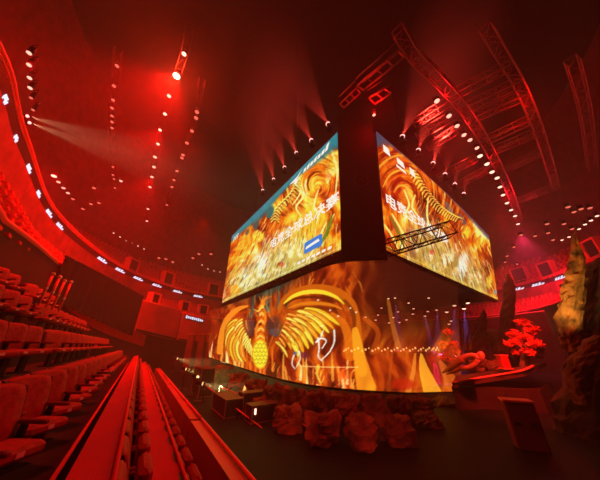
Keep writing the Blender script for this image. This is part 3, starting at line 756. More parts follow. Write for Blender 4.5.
# bottom frame under both walls and the dark underside
dn = Vector((0, 0, -.45)); dnr = Vector((0, 0, -.06))
b = MB(); b.prism([FL0, NL0 + Vector((0, -.05, 0)), NL0 + dn + Vector((0, -.05, 0)), FL0 + dn * 1.2], Vector((.4, .35, 0))); b.build('bottom_frame', M['black'], cube)
b = MB(); b.prism([NR0, FR0, FR0 + dnr * 4.0, NR0 + dnr], Vector((-.3, .35, 0))); b.build('bottom_frame', M['black'], cube)
und = [p + Vector((0, 0, -.06)) for p in ft]
MB().prism(und, (0, 0, .05)).build('underside', M['deck'], cube)
for k in range(13):                                          # little studs on the bottom frame
    p = FL0.lerp(NL0, .35 + .62 * k / 12) + dn * (.35 + .3 * (k % 2)) + Vector((-.08, -.08, 0)); MB().ball(p, .035, 6, 4).build('stud', M['plate'], cube)
# lettering on the walls
def text_mesh(body):
    c = bpy.data.curves.new('lettering', 'FONT'); c.body = body; o = bpy.data.objects.new('lettering', c); COL.objects.link(o)
    c.offset = .02; c.resolution_u = 2
    me = bpy.data.meshes.new_from_object(o.evaluated_get(bpy.context.evaluated_depsgraph_get())); bpy.data.objects.remove(o)
    v = np.array([tuple(q.co)[:2] for q in me.vertices]); f = [tuple(p.vertices) for p in me.polygons]
    return (v - v.min(0)) / (v.max(0) - v.min(0)), f
def put_text(body, face, u0, u1, v0, v1, parent, m, lift, slope=0.0, n=None, grow=0.0):
    v, f = text_mesh(body)
    pts = []
    for x, y in v:
        u = u0 + (u1 - u0) * x; hgt = 1 + grow * (x - .5)
        pts.append(face(u, v0 + (v1 - v0) * (.5 + (y - .5) * hgt) + slope * (x - .5)) + lift)
    MB().add(pts, f).build('lettering', m, parent)
liftL = (NL0 - FL0).cross(Vector((0, 0, 1))).normalized() * .06
liftR = (FR0 - NR0).cross(Vector((0, 0, 1))).normalized() * .06
if liftL.y > 0: liftL = -liftL
if liftR.y > 0: liftR = -liftR
def uat(face, px, v=.45):
    return min((abs(proj(face(k / 400, v))[0] - px), k / 400) for k in range(401))[1]
put_text('电竞全球总决赛', faceL, uat(faceL, 272), uat(faceL, 340.5), .325, .435, scL, M['letter'], liftL)
put_text('电竞全球总决赛', faceR, uat(faceR, 384.5), uat(faceR, 446), .335, .445, scR, M['letter'], liftR)
def poly_on(face, pts, lift, parent, name, m): MB().prism([face(u, v) + lift for u, v in pts], lift * .3).build(name, m, parent)
# winged mark and dashes near the top of the left wall, three small marks on the right wall
for pts in (((.70, .915), (.745, .885), (.79, .955), (.755, .925)), ((.735, .88), (.75, .835), (.775, .905))): poly_on(faceL, pts, liftL, scL, 'emblem', M['letter'])
for k in range(6): poly_on(faceL, [(.80 + k * .022, .90), (.816 + k * .022, .90), (.82 + k * .022, .935 + .01 * (k % 2)), (.804 + k * .022, .935)], liftL, scL, 'emblem', M['letter'])
poly_on(faceL, [(.93, .90), (.945, .90), (.955, .97), (.94, .96)], liftL, scL, 'emblem', M['letter'])
for k in range(3): poly_on(faceL, [(.05 + k * .03, .86), (.062 + k * .03, .86), (.072 + k * .03, .93), (.06 + k * .03, .93)], liftL, scL, 'emblem', M['letter'])
for (u, v, w, h) in ((.045, .865, .035, .07), (.125, .855, .045, .055), (.125, .79, .06, .02), (.20, .86, .035, .07), (.88, .86, .03, .03)):
    poly_on(faceR, [(u - w / 2, v - h / 2), (u + w / 2, v - h / 2), (u + w / 2 * .7, v + h / 2), (u - w / 2, v + h / 2)], liftR, scR, 'emblem', M['letter'])
poly_on(faceL, [(.84, .09), (.92, .09), (.925, .10), (.925, .17), (.92, .18), (.84, .18), (.835, .17), (.835, .10)], liftL, scL, 'badge', M['badge'])
poly_on(faceL, [(.845, .12), (.915, .13), (.91, .15), (.85, .14)], liftL * 1.5, scL, 'emblem', M['letter'])
for k in range(7): poly_on(faceL, [(.80 + k * .025, .035), (.815 + k * .025, .035), (.817 + k * .025, .052), (.802 + k * .025, .052)], liftL, scL, 'emblem', M['letter'])

# ------------------------------------------------------------------ projection gauze hung beneath
GP = [(209, 357, 33), (240, 367, 21), (280, 378.5, 15), (330, 387, 12.3), (400, 392, 14), (430, 392, 18), (462, 391, 23.7)]
G = cat_rom([at_d(*g) for g in GP], 12); Gn = len(G) - 1
def edge_at(face, px): return face(min((abs(proj(face(k / 300, 0))[0] - px), k / 300) for k in range(301))[1], 0)
gt = [at_d(209, 311.5, 33)] + [edge_at(faceL, x) + Vector((0, 0, -.62)) for x in (246, 290, 330)] + [NR0 + Vector((-.9, .1, -.5)), NR0 + Vector((.15, .12, -.2))] + [edge_at(faceR, x) + Vector((-.1, .14, -.2)) for x in (412, 436, 459)]
GT = cat_rom(gt, 9); Tn = len(GT) - 1
def gz(u, v):
    k = u * Gn; i = min(int(k), Gn - 1); p = G[i].lerp(G[i + 1], k - i)
    k = u * Tn; i = min(int(k), Tn - 1); return p.lerp(GT[i].lerp(GT[i + 1], k - i), v)
gau = empty('projection_gauze', tuple(gz(.5, 0)), 'see-through curved gauze screen with a glowing firebird spreading its wings', 'screen')
screen_mesh('gauze', gz, 380, 190, paint_gauze(), M['gauze'], gau, .3)
MB().tube([gz(i / 60, 0) + Vector((0, 0, -.05)) for i in range(61)], .045, 6).build('hem_bar', M['black'], gau)
MB().tube([gz(i / 60, 1) + Vector((0, 0, .02)) for i in range(61)], .03, 6).build('top_bar', M['black'], gau)

# ------------------------------------------------------------------ trusses
def truss(pts, w, name, label, cat='truss', m='truss', parts=True, group=None, rung=1.0, r=.05, diag=True):
    pts = [Vector(p) for p in pts]; root = empty(name, tuple(pts[0]), label, cat, group)
    L = []; n = len(pts)
    for i, p in enumerate(pts):
        t = (pts[min(i + 1, n - 1)] - pts[max(i - 1, 0)]).normalized(); sd = t.cross(Vector((0, 0, 1))).normalized(); u = sd.cross(t)
        L.append([p + sd * a * w / 2 + u * b_ * w / 2 for a, b_ in ((-1, -1), (1, -1), (1, 1), (-1, 1))])
    for c in range(4): MB().tube([l[c] for l in L], r, 6).build('chord', M[m], root)
    b = MB()
    acc = [0]
    for i in range(n - 1): acc.append(acc[-1] + (pts[i + 1] - pts[i]).length)
    k = 0; d = 0.0; prev = None
    while d <= acc[-1] + 1e-6:
        i = max(j for j in range(n - 1) if acc[j] <= d + 1e-6) if d < acc[-1] else n - 2
        f = (d - acc[i]) / max(acc[i + 1] - acc[i], 1e-6); q = [L[i][c].lerp(L[i + 1][c], f) for c in range(4)]
        for c in range(4): b.tube([q[c], q[(c + 1) % 4]], r * .6, 4)
        if prev and diag:
            for c in range(4): b.tube([prev[c], q[(c + 1) % 4]] if k % 2 else [prev[(c + 1) % 4], q[c]], r * .5, 4)
        prev = q; d += rung; k += 1
    b.build('bracing', M[m], root); return root
RZ = CAMZ + 20
# main arched truss at right
T1 = cat_rom([at_z(px, py, RZ) for px, py in ((398, 30), (414, 55), (437, 78), (462, 106), (483, 138), (499, 168), (511, 195), (520, 222))], 4)
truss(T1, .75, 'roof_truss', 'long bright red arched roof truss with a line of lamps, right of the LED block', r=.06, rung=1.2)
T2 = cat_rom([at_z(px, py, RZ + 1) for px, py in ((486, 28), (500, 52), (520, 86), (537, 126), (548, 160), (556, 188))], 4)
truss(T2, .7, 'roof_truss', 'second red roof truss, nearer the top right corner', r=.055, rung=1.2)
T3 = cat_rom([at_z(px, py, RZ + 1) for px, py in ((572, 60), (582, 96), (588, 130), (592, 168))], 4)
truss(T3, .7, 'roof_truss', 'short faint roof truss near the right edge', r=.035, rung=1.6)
CR = [((455, 94), (507, 66), 'between the two big roof trusses, topmost'), ((467, 107), (515, 84), 'between the two big roof trusses, second from the top'), ((475, 117), (522, 96), 'between the two big roof trusses, third from the top'),
      ((487, 140), (532, 119), 'between the two big roof trusses, fourth from the top'), ((493, 151), (540, 131), 'between the two big roof trusses, fifth from the top'), ((503, 170), (547, 149), 'between the two big roof trusses, second from the bottom'),
      ((517, 201), (556, 186), 'between the two big roof trusses, lowest'),
      ((414, 124), (449, 101), 'left of the lamp truss, topmost'), ((417, 137), (455, 114), 'left of the lamp truss, second from the top'), ((428, 148), (463, 125), 'left of the lamp truss, third from the top'),
      ((438, 178), (476, 158), 'left of the lamp truss, second from the bottom'), ((450, 189), (486, 170), 'left of the lamp truss, lowest')]
for (a, c, w) in CR:
    truss([at_z(a[0], a[1], RZ + .4), at_z((a[0] + c[0]) / 2, (a[1] + c[1]) / 2, RZ + .4), at_z(c[0], c[1], RZ + .4)], .7, 'cross_truss', 'thin red cross truss ' + w, group='cross trusses under the roof', r=.05, rung=1.1)
# ladder truss over the block and bracket below it
def ladder(a0, a1, b0, b1, z, nr, label, name='ladder_truss'):
    A0, A1, B0, B1 = at_z(*a0, z), at_z(*a1, z), at_z(*b0, z), at_z(*b1, z); root = empty(name, tuple(A0), label, 'truss')
    for p, q in ((A0, A1), (B0, B1)): MB().tube([p, q], .075, 6).build('chord', M['truss'], root)
    for p, q in ((A0, A1), (B0, B1)): MB().tube([p + Vector((0, 0, .8)), q + Vector((0, 0, .8))], .05, 6).build('chord', M['truss'], root)
    for k in range(nr):
        f = k / (nr - 1); MB().tube([A0.lerp(A1, f), B0.lerp(B1, f)], .06, 6).build('rung', M['truss'], root)
ladder((357, 86), (398, 50), (364, 90), (404, 57), RZ - 4, 5, 'red ladder shaped truss above the black corner column')
ladder((369, 98), (384, 88), (375, 104), (391, 93), RZ - 5, 3, 'small red hanging frame just under the ladder truss', 'hanging_frame')
ladder((340, 104), (356, 88), (344, 108), (360, 93), RZ - 4, 4, 'dim truss end left of the ladder truss')
# roof trusses carrying the lamp columns at left
def line_z(pp, z): return cat_rom([at_z(px, py, z) for px, py in pp], 4)
LT = [([(188, 30), (184, 54), (170, 96), (160, 130), (154, 165), (150, 190), (147, 222)], 'roof truss at left with the brightest lamp on it'),
      ([(202, 80), (196, 116), (187, 143), (177, 171), (170, 195), (163, 236)], 'roof truss right of the one with the brightest lamp'),
      ([(118, 50), (115, 86), (112, 120), (113, 170), (115, 190)], 'faint roof truss left of the one with the brightest lamp')]
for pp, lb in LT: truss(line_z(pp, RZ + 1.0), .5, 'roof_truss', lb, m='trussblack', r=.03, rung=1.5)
# black truss arm in front of the right picture wall
p0, p1 = at_d(388, 248, 11.7), at_d(450, 229.5, 13.6)
truss([p0.lerp(p1, k / 6) for k in range(7)], .72, 'truss_arm', 'black box truss arm sticking out in front of the right picture wall', m='trussblack', r=.04, rung=.62)
# hoist cables
for q, lb in ((NL1.lerp(FL1, .3), 'second hoist cable over the left wall'), (NL1.lerp(FL1, .75), 'far hoist cable over the left wall'), (NR1.lerp(FR1, .3), 'near hoist cable over the right wall'), (NR1.lerp(FR1, .75), 'far hoist cable over the right wall')):
    q = inset(q, .8); tag(MB().tube([(q.x, q.y, q.z - .3), (q.x, q.y, 44)], .03, 5).build('hoist_cable', M['trussblack'], None, tuple(q)), 'thin dark ' + lb + ' of the LED block', 'cable')

# ------------------------------------------------------------------ lamps
def lamp_proto(lm, r):
    root = empty('spotlight', (0, 0, 0))
    MB().tube([(0, 0, .02), (0, 0, .32), (0, 0, .42)], [r * 1.15, r * 1.15, r * .6], 10).build('housing', M['plastic'], root)
    MB().ball((0, 0, 0), (r, r, r * .55), 10, 6).build('lens', lm, root)
    MB().tube([(-r * 1.2, 0, .2), (-r * 1.25, 0, .6), (r * 1.25, 0, .6), (r * 1.2, 0, .2)], .025, 5).build('yoke', M['plastic'], root)
    return root
PROTO = {}
def lamps(pts, kind, r, z, label, group, d=None):
    key = (kind, r)
    for px, py in pts:
        p = at_z(px, py, z) if d is None else at_d(px, py, d)
        if key not in PROTO: o = PROTO[key] = lamp_proto(M[kind], r)
        else: o = copy_tree(PROTO[key])
        o.location = p; tag(o, label, 'lamp', group)
lamps([(29, 53), (29, 65), (29.5, 78), (30, 88)], 'lamp', .085, 13.9, 'small bright lamp in the short column at the top left edge', 'lamps of the top left column')
lamps([(31, 98), (33, 110)], 'lampdim', .07, 13.9, 'dim lamp at the lower end of the top left column', 'dim lamps of the top left column')
lamps([(54, 176)], 'lampwhite', .26, RZ - 2, 'brightest lamp of the short string above the left balcony', 'lamps of the string above the left balcony')
lamps([(58.5, 182), (63.5, 188), (68, 193)], 'lamp', .2, RZ - 2, 'lamp in the short string descending above the left balcony', 'lamps of the string above the left balcony')
lamps([(94, 188), (91, 204), (99, 203), (83, 209), (73, 199)], 'lampdim', .22, RZ - 1, 'dim red lamp in the loose cluster above the left balcony', 'loose dim lamps at left')
lamps([(117, 66), (114, 86), (113, 100), (112, 108), (112, 116), (112, 122), (112, 128), (113, 167), (113, 175), (114, 179), (115, 188)], 'lampdim', .15, RZ + .6, 'dim red lamp on the faint leftmost roof truss', 'lamps of the faint roof truss')
lamps([(121, 181)], 'lamp', .2, RZ, 'single lamp just right of the faint roof truss', None)
lamps([(184, 54), (169, 96), (165, 114), (160, 130), (158, 144)], 'lampwhite', .17, RZ + .5, 'bright lamp on the same truss as the brightest lamp', 'bright lamps of the brightest truss')
lamps([(155, 157), (154, 167), (152, 177), (150, 187), (148, 209), (147, 221)], 'lamp', .21, RZ + .5, 'small lamp at the far end of the truss with the brightest lamp', 'far lamps of the brightest truss')
lamps([(176.5, 76)], 'lampbig', .27, RZ + .5, 'brightest lamp of all, glaring at the upper left', None)
lamps([(197, 112), (196, 118), (192, 131), (187, 143), (183, 155), (182, 158), (177, 171), (174, 180), (172, 187), (167, 205)], 'lampdim', .2, RZ + .5, 'dim lamp on the truss right of the brightest lamp', 'lamps of the next truss')
lamps([(437, 101), (449, 116), (457, 126), (464, 135), (470, 140), (477, 148)], 'lamp', .22, RZ - .6, 'lamp on the upper part of the big lit truss at right', 'upper lamps of the big right truss')
lamps([(480, 156), (487, 164), (492, 172), (497, 178), (500, 187), (503, 195), (507, 203), (511, 210), (515, 216), (518, 224)], 'lampwhite', .26, RZ - .6, 'bright lamp on the lower part of the big lit truss at right', 'lower lamps of the big right truss')
lamps([(521, 235), (535, 236), (547, 224), (548, 233), (553, 240), (564, 224), (568, 207), (574, 212), (581, 209), (590, 208), (572, 229), (517, 264), (507, 256), (514, 247), (505, 262)], 'lampdim', .2, RZ - 7, 'faint red lamp scattered in the dark above the right balcony', 'scattered lamps at right')
lamps([(562, 240), (569, 237), (579, 229), (585, 224.5), (591, 220.5), (597, 216)], 'lampwhite', .17, 16.5, 'tiny white lamp in the string sloping up at the right edge', 'string of lamps at the right edge')
lamps([(113.5, 233), (120, 237), (126, 241), (132, 244), (138, 246), (144, 249), (151, 253)], 'lampwhite', .13, 21.3, 'tiny white lamp in the row along the top of the far left balcony', 'tiny lamps along the far left balcony')
lamps([(202, 265), (208, 269), (214, 271), (220, 272)], 'lamp', .16, 19.6, 'tiny lamp in the row above the far end balcony', 'tiny lamps along the end balcony')
lamps([(159, 258), (166, 259), (159, 262), (173, 262), (171, 270), (175, 272), (183, 272), (183, 275), (199, 254), (211, 254), (193, 258)], 'lampdim', .3, 19.8, 'dim red lamp in the loose group over the far end stand', 'dim lamps over the end stand')
lamps([(374, 115)], 'lamp', .10, RZ - 6, 'tiny lamp under the small hanging frame over the black column', None)
# stage lamps seen through the gauze
SL = [(362, 277.5), (411, 292.5)]
lamps(SL, 'lampwhite', .19, None, 'bright warm stage lamp seen through the gauze', 'bright stage lamps', d=26)
lamps([(388, 287), (406, 282.6), (427.5, 289), (367, 293.6), (388.4, 298.6), (395, 298), (428.7, 298), (408.6, 303), (373.7, 283.5), (379, 272)], 'lampwhite', .12, None, 'small stage lamp hanging high behind the gauze', 'high stage lamps behind the gauze', d=26)
lamps([(381.4, 308), (398, 311.8), (413.5, 308.7), (412.8, 314), (427.8, 311.4), (436.6, 310), (378, 315), (365.5, 317), (393.4, 317.5), (406.4, 319.7), (375.6, 320), (389, 322.8), (399.4, 322.4), (425, 316), (449, 324), (451, 321)],
      'lamp', .13, None, 'small stage lamp in the low field behind the gauze', 'low stage lamps behind the gauze', d=28)
lamps([(446.7, 312), (454.4, 305.5), (464, 308.7), (467.8, 303)], 'lampwhite', .17, None, 'stage lamp under the right end of the LED block', 'stage lamps at the right end', d=29)
b = None
# moving heads along the top edges of the block
def moving_head(p, aim, label, group, k=1.0):
    root = empty('moving_head_light', tuple(p), label, 'lamp', group); aim = aim.normalized()
    MB().box(p + Vector((0, 0, -.12 * k)), (.42 * k, .42 * k, .16 * k)).build('base', M['plastic'], root)
    y = MB(); sd = aim.cross(Vector((0, 0, 1))).normalized() * k
    y.tube([p + sd * .2 + Vector((0, 0, .35 * k)), p + sd * .2, p - sd * .2, p - sd * .2 + Vector((0, 0, .35 * k))], .03 * k, 5)
    y.build('yoke', M['plastic'], root)
    h0 = p + Vector((0, 0, .3 * k)); MB().tube([h0 - aim * .25 * k, h0 + aim * .2 * k, h0 + aim * .3 * k], [.12 * k, .17 * k, .15 * k], 10).build('head', M['plastic'], root)
    MB().ball(h0 + aim * .30 * k, .19 * k, 10, 6).build('lens', M['beamlens'], root)
    return h0 + aim * .56 * k
LIGHTS = []
def light(kind, name, loc, col, power, aim=None, angle=60, blend=.5, size=.2):
    l = bpy.data.lights.new(name, kind); l.color = col; l.energy = power
    if kind == 'SPOT': l.spot_size = R(angle); l.spot_blend = blend
    if hasattr(l, 'shadow_soft_size'): l.shadow_soft_size = size
    o = bpy.data.objects.new(name, l); COL.objects.link(o); o.location = loc
    if aim is not None: o.rotation_euler = Vector(aim).to_track_quat('-Z', 'Y').to_euler()
    return o
BEAM = 1.0
for j, (px, py) in enumerate(((329, 124), (312, 140.5), (297, 153), (285, 167.5), (274, 179.5), (263, 190.5))):
    f = [.06, .19, .31, .44, .58, .74][j]; q = NL1.lerp(FL1, f); dd = math.hypot(q.x, q.y) + .2; p = at_d(px, py, dd)
    aim = Vector((-.22, .25, 1)); l = moving_head(p - Vector((0, 0, .5)), aim, 'red beam light, %s from the corner along the top of the left wall' % ORD[j], 'beam lights above the left wall')
    light('SPOT', 'beam_spot', l, (1, .05, .03), 40000 * (1 + f), aim, 21, .35, .05)
for j, (px, py) in enumerate(((401, 137), (417, 150.5), (432, 163.5), (444, 174.5), (454, 184.5), (463, 194))):
    f = [.10, .22, .36, .49, .62, .76][j]; q = NR1.lerp(FR1, f); dd = math.hypot(q.x, q.y) + .2; p = at_d(px, py, dd)
    aim = Vector((.5, .1, 1)); l = moving_head(p - Vector((0, 0, .5)), aim, 'red beam light, %s from the corner along the top of the right wall' % ORD[j], 'beam lights above the right wall')
    light('SPOT', 'beam_spot', l, (1, .05, .03), 55000 * (1 + f) * (1 if j < 3 else .3), aim, 22, .35, .05)
# warm follow spots at the left balcony
for j, (px, py) in enumerate(((22.5, 116.5), (25, 123))):
    p = at_z(px, py, 13.9); aim = Vector((.93, .62, .12 - .16 * j)); l = moving_head(p, aim, '%s warm white follow spot on the left balcony edge' % ('upper', 'lower')[j], 'follow spots at left', .4)
    light('SPOT', 'follow_spot', l, (1, .42, .20), 12000, aim, 24, .6, .05)

# ------------------------------------------------------------------ rocks
def rock(spine, d, seed, rough=.3, n=18, depth=1.0, sub=5):
    """spine: (px, py, half width px) from bottom to top, standing at distance d."""
    P = []; Rr = []
    for px, py, hw in spine:
        c = at_d(px, py, d); e = at_d(px + hw, py, d); P.append(c); Rr.append((e - c).length)
    while len(P) > 2 and P[1].z < .1: P.pop(0); Rr.pop(0)
    if P[0].z < .02: P[0] = Vector((P[0].x, P[0].y, .02))
    Q = cat_rom([(p.x, p.y, p.z) for p in P], sub); rr = [v.x for v in cat_rom([(r, 0, 0) for r in Rr], sub)]
    vs = []; fs = []
    for i, (c, r) in enumerate(zip(Q, rr)):
        for k in range(n):
            th = 2 * math.pi * k / n; dirv = Vector((math.cos(th), math.sin(th) * depth, 0)); s_ = c + dirv * max(r, .02)
            nz = noise.noise(s_ * 1.1 / max(r, .25) + Vector((seed * 7.3, 0, 0))) + .5 * noise.noise(s_ * 2.6 / max(r, .25) + Vector((seed, 3, 0)))
            rid = abs(noise.noise(Vector((th * 1.6, c.z * .35, seed))))
            vs.append(s_ + dirv * r * rough * (nz - 1.2 * rid + .25) + Vector((0, 0, r * .25 * nz)))
    m = len(Q)
    for i in range(m - 1):
        for k in range(n):
            j = (k + 1) % n; fs.append((i * n + k, i * n + j, (i + 1) * n + j, (i + 1) * n + k))
    fs += [tuple(range(n - 1, -1, -1)), tuple(range((m - 1) * n, m * n))]
    return MB().add(vs, fs, False), P
def rock_obj(name, spine, d, seed, m, label, cat='rock', **k):
    b, P = rock(spine, d, seed, **k); o = b.build(name, M[m], None, (P[0].x, P[0].y, P[0].z)); return tag(o, label, cat)
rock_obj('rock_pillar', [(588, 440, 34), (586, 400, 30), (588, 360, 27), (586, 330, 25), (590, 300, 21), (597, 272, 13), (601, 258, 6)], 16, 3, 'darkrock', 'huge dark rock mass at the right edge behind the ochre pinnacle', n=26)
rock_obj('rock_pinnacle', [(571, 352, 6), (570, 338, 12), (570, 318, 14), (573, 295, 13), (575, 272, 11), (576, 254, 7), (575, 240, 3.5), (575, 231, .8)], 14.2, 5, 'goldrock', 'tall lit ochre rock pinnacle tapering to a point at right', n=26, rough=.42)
rock_obj('rock_slab', [(583, 404, 8), (580, 385, 13), (584, 362, 14), (592, 345, 11), (598, 335, 5)], 13.4, 8, 'rock', 'orange lit craggy slab on the lower face of the dark rock', rough=.4)
rock_obj('rock_spire', [(506, 372, 13), (506, 345, 9), (507, 318, 7.5), (509, 298, 7), (509, 284, 5), (508, 274, 1.5)], 24, 11, 'darkrock', 'slender dark rock spire left of the larger red tree', rough=.35)
rock_obj('rock_fin', [(475, 366, 11), (477, 348, 10), (480, 332, 7), (482, 320, 4.5), (484, 309, .8)], 24, 13, 'darkrock', 'leaning dark pointed rock fin beside the gauze edge', rough=.4)
for j, (px, a) in enumerate(((466, 12), (461, 9), (457, 6))):
    rock_obj('rock_splinter', [(px + 4, 350, 2.0), (px + 6, 340, 1.6), (px + a, 328, .4)], 23.5, 20 + j, 'rock', '%s thin rock splinter at the foot of the leaning fin' % ('longest', 'middle', 'shortest')[j], n=8)
# rock arch
ap = cat_rom([at_d(px, py, 26.8) for px, py in ((481, 362), (484, 345), (491, 336), (497, 339), (499, 352), (499, 366))], 5)
b = MB().tube(ap, [.95 - .4 * math.sin(math.pi * i / (len(ap) - 1)) + .16 * noise.noise(p * .9) for i, p in enumerate(ap)], 10, smooth=False)
tag(b.build('rock_arch', M['rock'], None, tuple(ap[0])), 'low brown rock arch between the fin and the spire', 'rock')
# boulders: lumpy, cracked stones
def boulder(px, py, hw, hh, d, seed, m, label, group=None):
    c = at_d(px, py, d); k = (at_d(px + 1, py, d) - c).length; rx, rz = hw * k, hh * k; vs = []; n, mm = 30, 18
    for i in range(mm + 1):
        ph = -math.pi / 2 + math.pi * i / mm
        for q in range(n):
            th = 2 * math.pi * q / n; v = Vector((math.cos(ph) * math.cos(th), math.cos(ph) * math.sin(th), math.sin(ph)))
            e = 1 / max(abs(v.x), abs(v.y), abs(v.z)) ** .45                      # blocky
            w = v + Vector((seed * 3.1, seed, 0)); f = e * (.85 + .35 * noise.noise(w * 1.3) + .18 * noise.noise(w * 3.1) - .22 * max(0, .25 - abs(noise.noise(w * 2.2))) * 4 * .5)
            p = c + Vector((v.x * rx * f, v.y * rx * .75 * f, v.z * rz * f)); vs.append((p.x, p.y, max(p.z, .02)))
    fs = [(i * n + q, i * n + (q + 1) % n, (i + 1) * n + (q + 1) % n, (i + 1) * n + q) for i in range(mm) for q in range(n)]
    o = MB().add(vs, fs).build('boulder', M[m], None, (c.x, c.y, max(c.z - rz, 0))); return tag(o, label, 'rock', group)
def side_rock(px, py, hw, d, seed, label, m='rock', hh=8): boulder(px, py, hw, hh, d, seed, m, label)
side_rock(478, 365, 12, 22, 31, 'reddish boulder under the dark fin on the side stage')
side_rock(496, 366, 11, 21.5, 32, 'reddish boulder in the middle of the side stage')
side_rock(515, 358, 8, 23, 33, 'boulder at the foot of the slender spire', 'darkrock')
side_rock(488, 355, 9, 24, 34, 'boulder under the low rock arch', 'darkrock')
side_rock(537, 352, 9, 22, 35, 'boulder right of the larger red tree trunk', 'darkrock')
# side stage platform with pale edge
pl = [at_d(px, py, d) for px, py, d in ((452, 383, 17), (475, 379, 18), (500, 375, 18.5), (522, 371, 18.5), (533, 366, 19), (545, 362, 23), (456, 376, 21))]
zt = sum(p.z for p in pl[:5]) / 5
sroot = empty('side_stage', (pl[2].x, pl[2].y, 0), 'dark side stage platform with a pale curved front edge, right of the gauze', 'stage')
tp2 = [Vector((p.x, p.y, p.z)) for p in pl]
MB().prism(tp2, (0, 0, -.25)).build('deck', M['deck'], sroot)
MB().prism([Vector((p.x, p.y + .15, 0)) for p in pl], (0, 0, min(p.z for p in pl) - .2)).build('skirt', M['walldark'], sroot)
MB().tube([p + Vector((0, -.03, .02)) for p in cat_rom(tp2[:5], 4)], .06, 6).build('edge_strip', M['trim'], sroot)
# red lantern block
p = at_d(505.5, 368, 19); q = empty('red_block', tuple(p), 'glossy bright red upright block standing on the side stage edge', 'block')
MB().rbox(p + Vector((0, 0, .32)), (.45, .4, .64), .04).build('body', M['ledge'], q); MB().box(p + Vector((0, 0, .66)), (.5, .45, .05)).build('lid', M['trim'], q); MB().box(p + Vector((0, 0, -.02)), (.56, .5, .06)).build('plinth', M['trim'], q)
# carved claw-like bird skull
P = lambda px, py, d=17.0: at_d(px, py, d)
sk = empty('carved_skull', tuple(P(470, 372)), 'pale orange carved bird skull with open beak lying beside the gauze corner', 'sculpture')
def blade(pts, rs, n=10): return MB().tube(cat_rom([P(*v) for v in pts], 5), [x.x for x in cat_rom([(r, 0, 0) for r in rs], 5)], n)
ring = [P(468 + 10 * math.cos(t), 362 + 6 * math.sin(t) - 2.5 * math.cos(t)) for t in np.linspace(0, 2 * math.pi, 25)]
MB().tube(ring, .14, 8).build('eye_ring', M['bone'], sk)
blade([(462, 359), (452, 367), (442, 373)], [.20, .16, .03]).build('upper_beak', M['bone'], sk)
blade([(462, 366), (454, 371), (446, 374.5)], [.14, .11, .02]).build('lower_beak', M['bone'], sk)
blade([(476, 357), (481, 354), (481, 360), (477, 364)], [.08, .15, .13, .05]).build('crown', M['bone'], sk)
# rock base under the gauze
BL = [(224, 374, 11, 24.0, 9), (238, 383, 13, 20.2, 11), (256, 391, 14, 17.0, 12), (274, 397, 15, 14.4, 13), (296, 401, 16, 12.4, 14), (320, 405, 17, 11.1, 15), (346, 408, 18, 10.8, 15), (372, 409, 18, 10.9, 15), (398, 409, 17, 12.2, 14), (420, 408, 15, 14.6, 13), (441, 407, 14, 18, 12),
      (262, 410, 15, 14.4, 13), (288, 421, 18, 11.6, 15), (322, 428, 20, 10.2, 16), (360, 431, 21, 9.9, 16), (396, 430, 20, 10.8, 15), (428, 424, 17, 13.5, 13)]
for j, (px, py, hw, d, hh) in enumerate(BL):
    up = j < 11
    boulder(px, py, hw, hh, d, 40 + j, 'rock', 'reddish boulder, %s from the left in the %s' % (ORD[j if up else j - 11], 'row just under the gauze hem' if up else 'lower row below the gauze hem boulders'), 'boulders under the gauze')
# stage deck behind the gauze with bulb edging
dk = [at_d(px, py, d) for px, py, d in ((344, 352, 21), (372, 350, 22), (400, 349, 23), (425, 349, 25), (438, 350, 28), (432, 345, 44), (330, 344, 44))]
droot = empty('main_stage', (dk[2].x, dk[2].y, 0), 'orange lit stage platform edged with tiny bulbs, seen through the gauze', 'stage')
z_ = dk[0].z; dk = [Vector((p.x, p.y, z_)) for p in dk]
MB().prism(dk, (0, 0, -.3)).build('deck', M['deck'], droot)
MB().prism([Vector((p.x, p.y + .2, 0)) for p in dk], (0, 0, z_ - .3)).build('skirt', M['wallred'], droot)
eg = cat_rom(dk[:5], 9)
for k in range(len(eg)): MB().ball(eg[k] + Vector((0, -.1, .08 + .1 * (k % 3))), .07 + .03 * (k % 2), 6, 4).build('bulb', M['gold'], droot)
for (px, py, d) in ((338, 375, 17), (356, 366, 16.5)): pass

# ------------------------------------------------------------------ red trees
def tree(base, pxs, d, seed, label, dens):
    rg = random.Random(seed); p0 = at_d(*base, d); root = empty('red_tree', tuple(p0), label, 'tree')
    cl = []
    for px, py, r in pxs:
        c = at_d(px, py, d + rg.uniform(-.7, .7)); cl.append((c, 1.2 * r * (at_d(px + 1, py, d) - at_d(px, py, d)).length))
    top = cl[0][0]
    mid = p0.lerp(top, .5) + Vector((.15, 0, 0)); tr = cat_rom([p0, mid, top], 6)
    MB().tube(tr, [.24 - .17 * i / (len(tr) - 1) for i in range(len(tr))], 8).build('trunk', M['bark'], root)
    for c, r in cl[1:]:
        s_ = p0.lerp(top, rg.uniform(.25, .6)); MB().tube(cat_rom([s_, s_.lerp(c, .5) + Vector((0, 0, .2)), c], 4), [.09 - .008 * i for i in range(9)], 6).build('branch', M['bark'], root)
    b = MB()
    for c, r in cl:
        for _ in range(int(dens * r * r) + 60):
            v = Vector((rg.gauss(0, 1), rg.gauss(0, 1), rg.gauss(0, 1))).normalized() * r * rg.random() ** .45; v.z *= .62
            q = c + v; s_ = rg.uniform(.10, .2); a1 = Vector((rg.gauss(0, 1), rg.gauss(0, 1), rg.gauss(0, .6))).normalized(); a2 = a1.cross(Vector((rg.gauss(0, 1), rg.gauss(0, 1), rg.gauss(0, 1)))).normalized()
            b.add([q - a1 * s_, q + a2 * s_ * .55, q + a1 * s_, q - a2 * s_ * .55], [(0, 1, 2, 3)])
    b.build('foliage', M['leaf'], root)
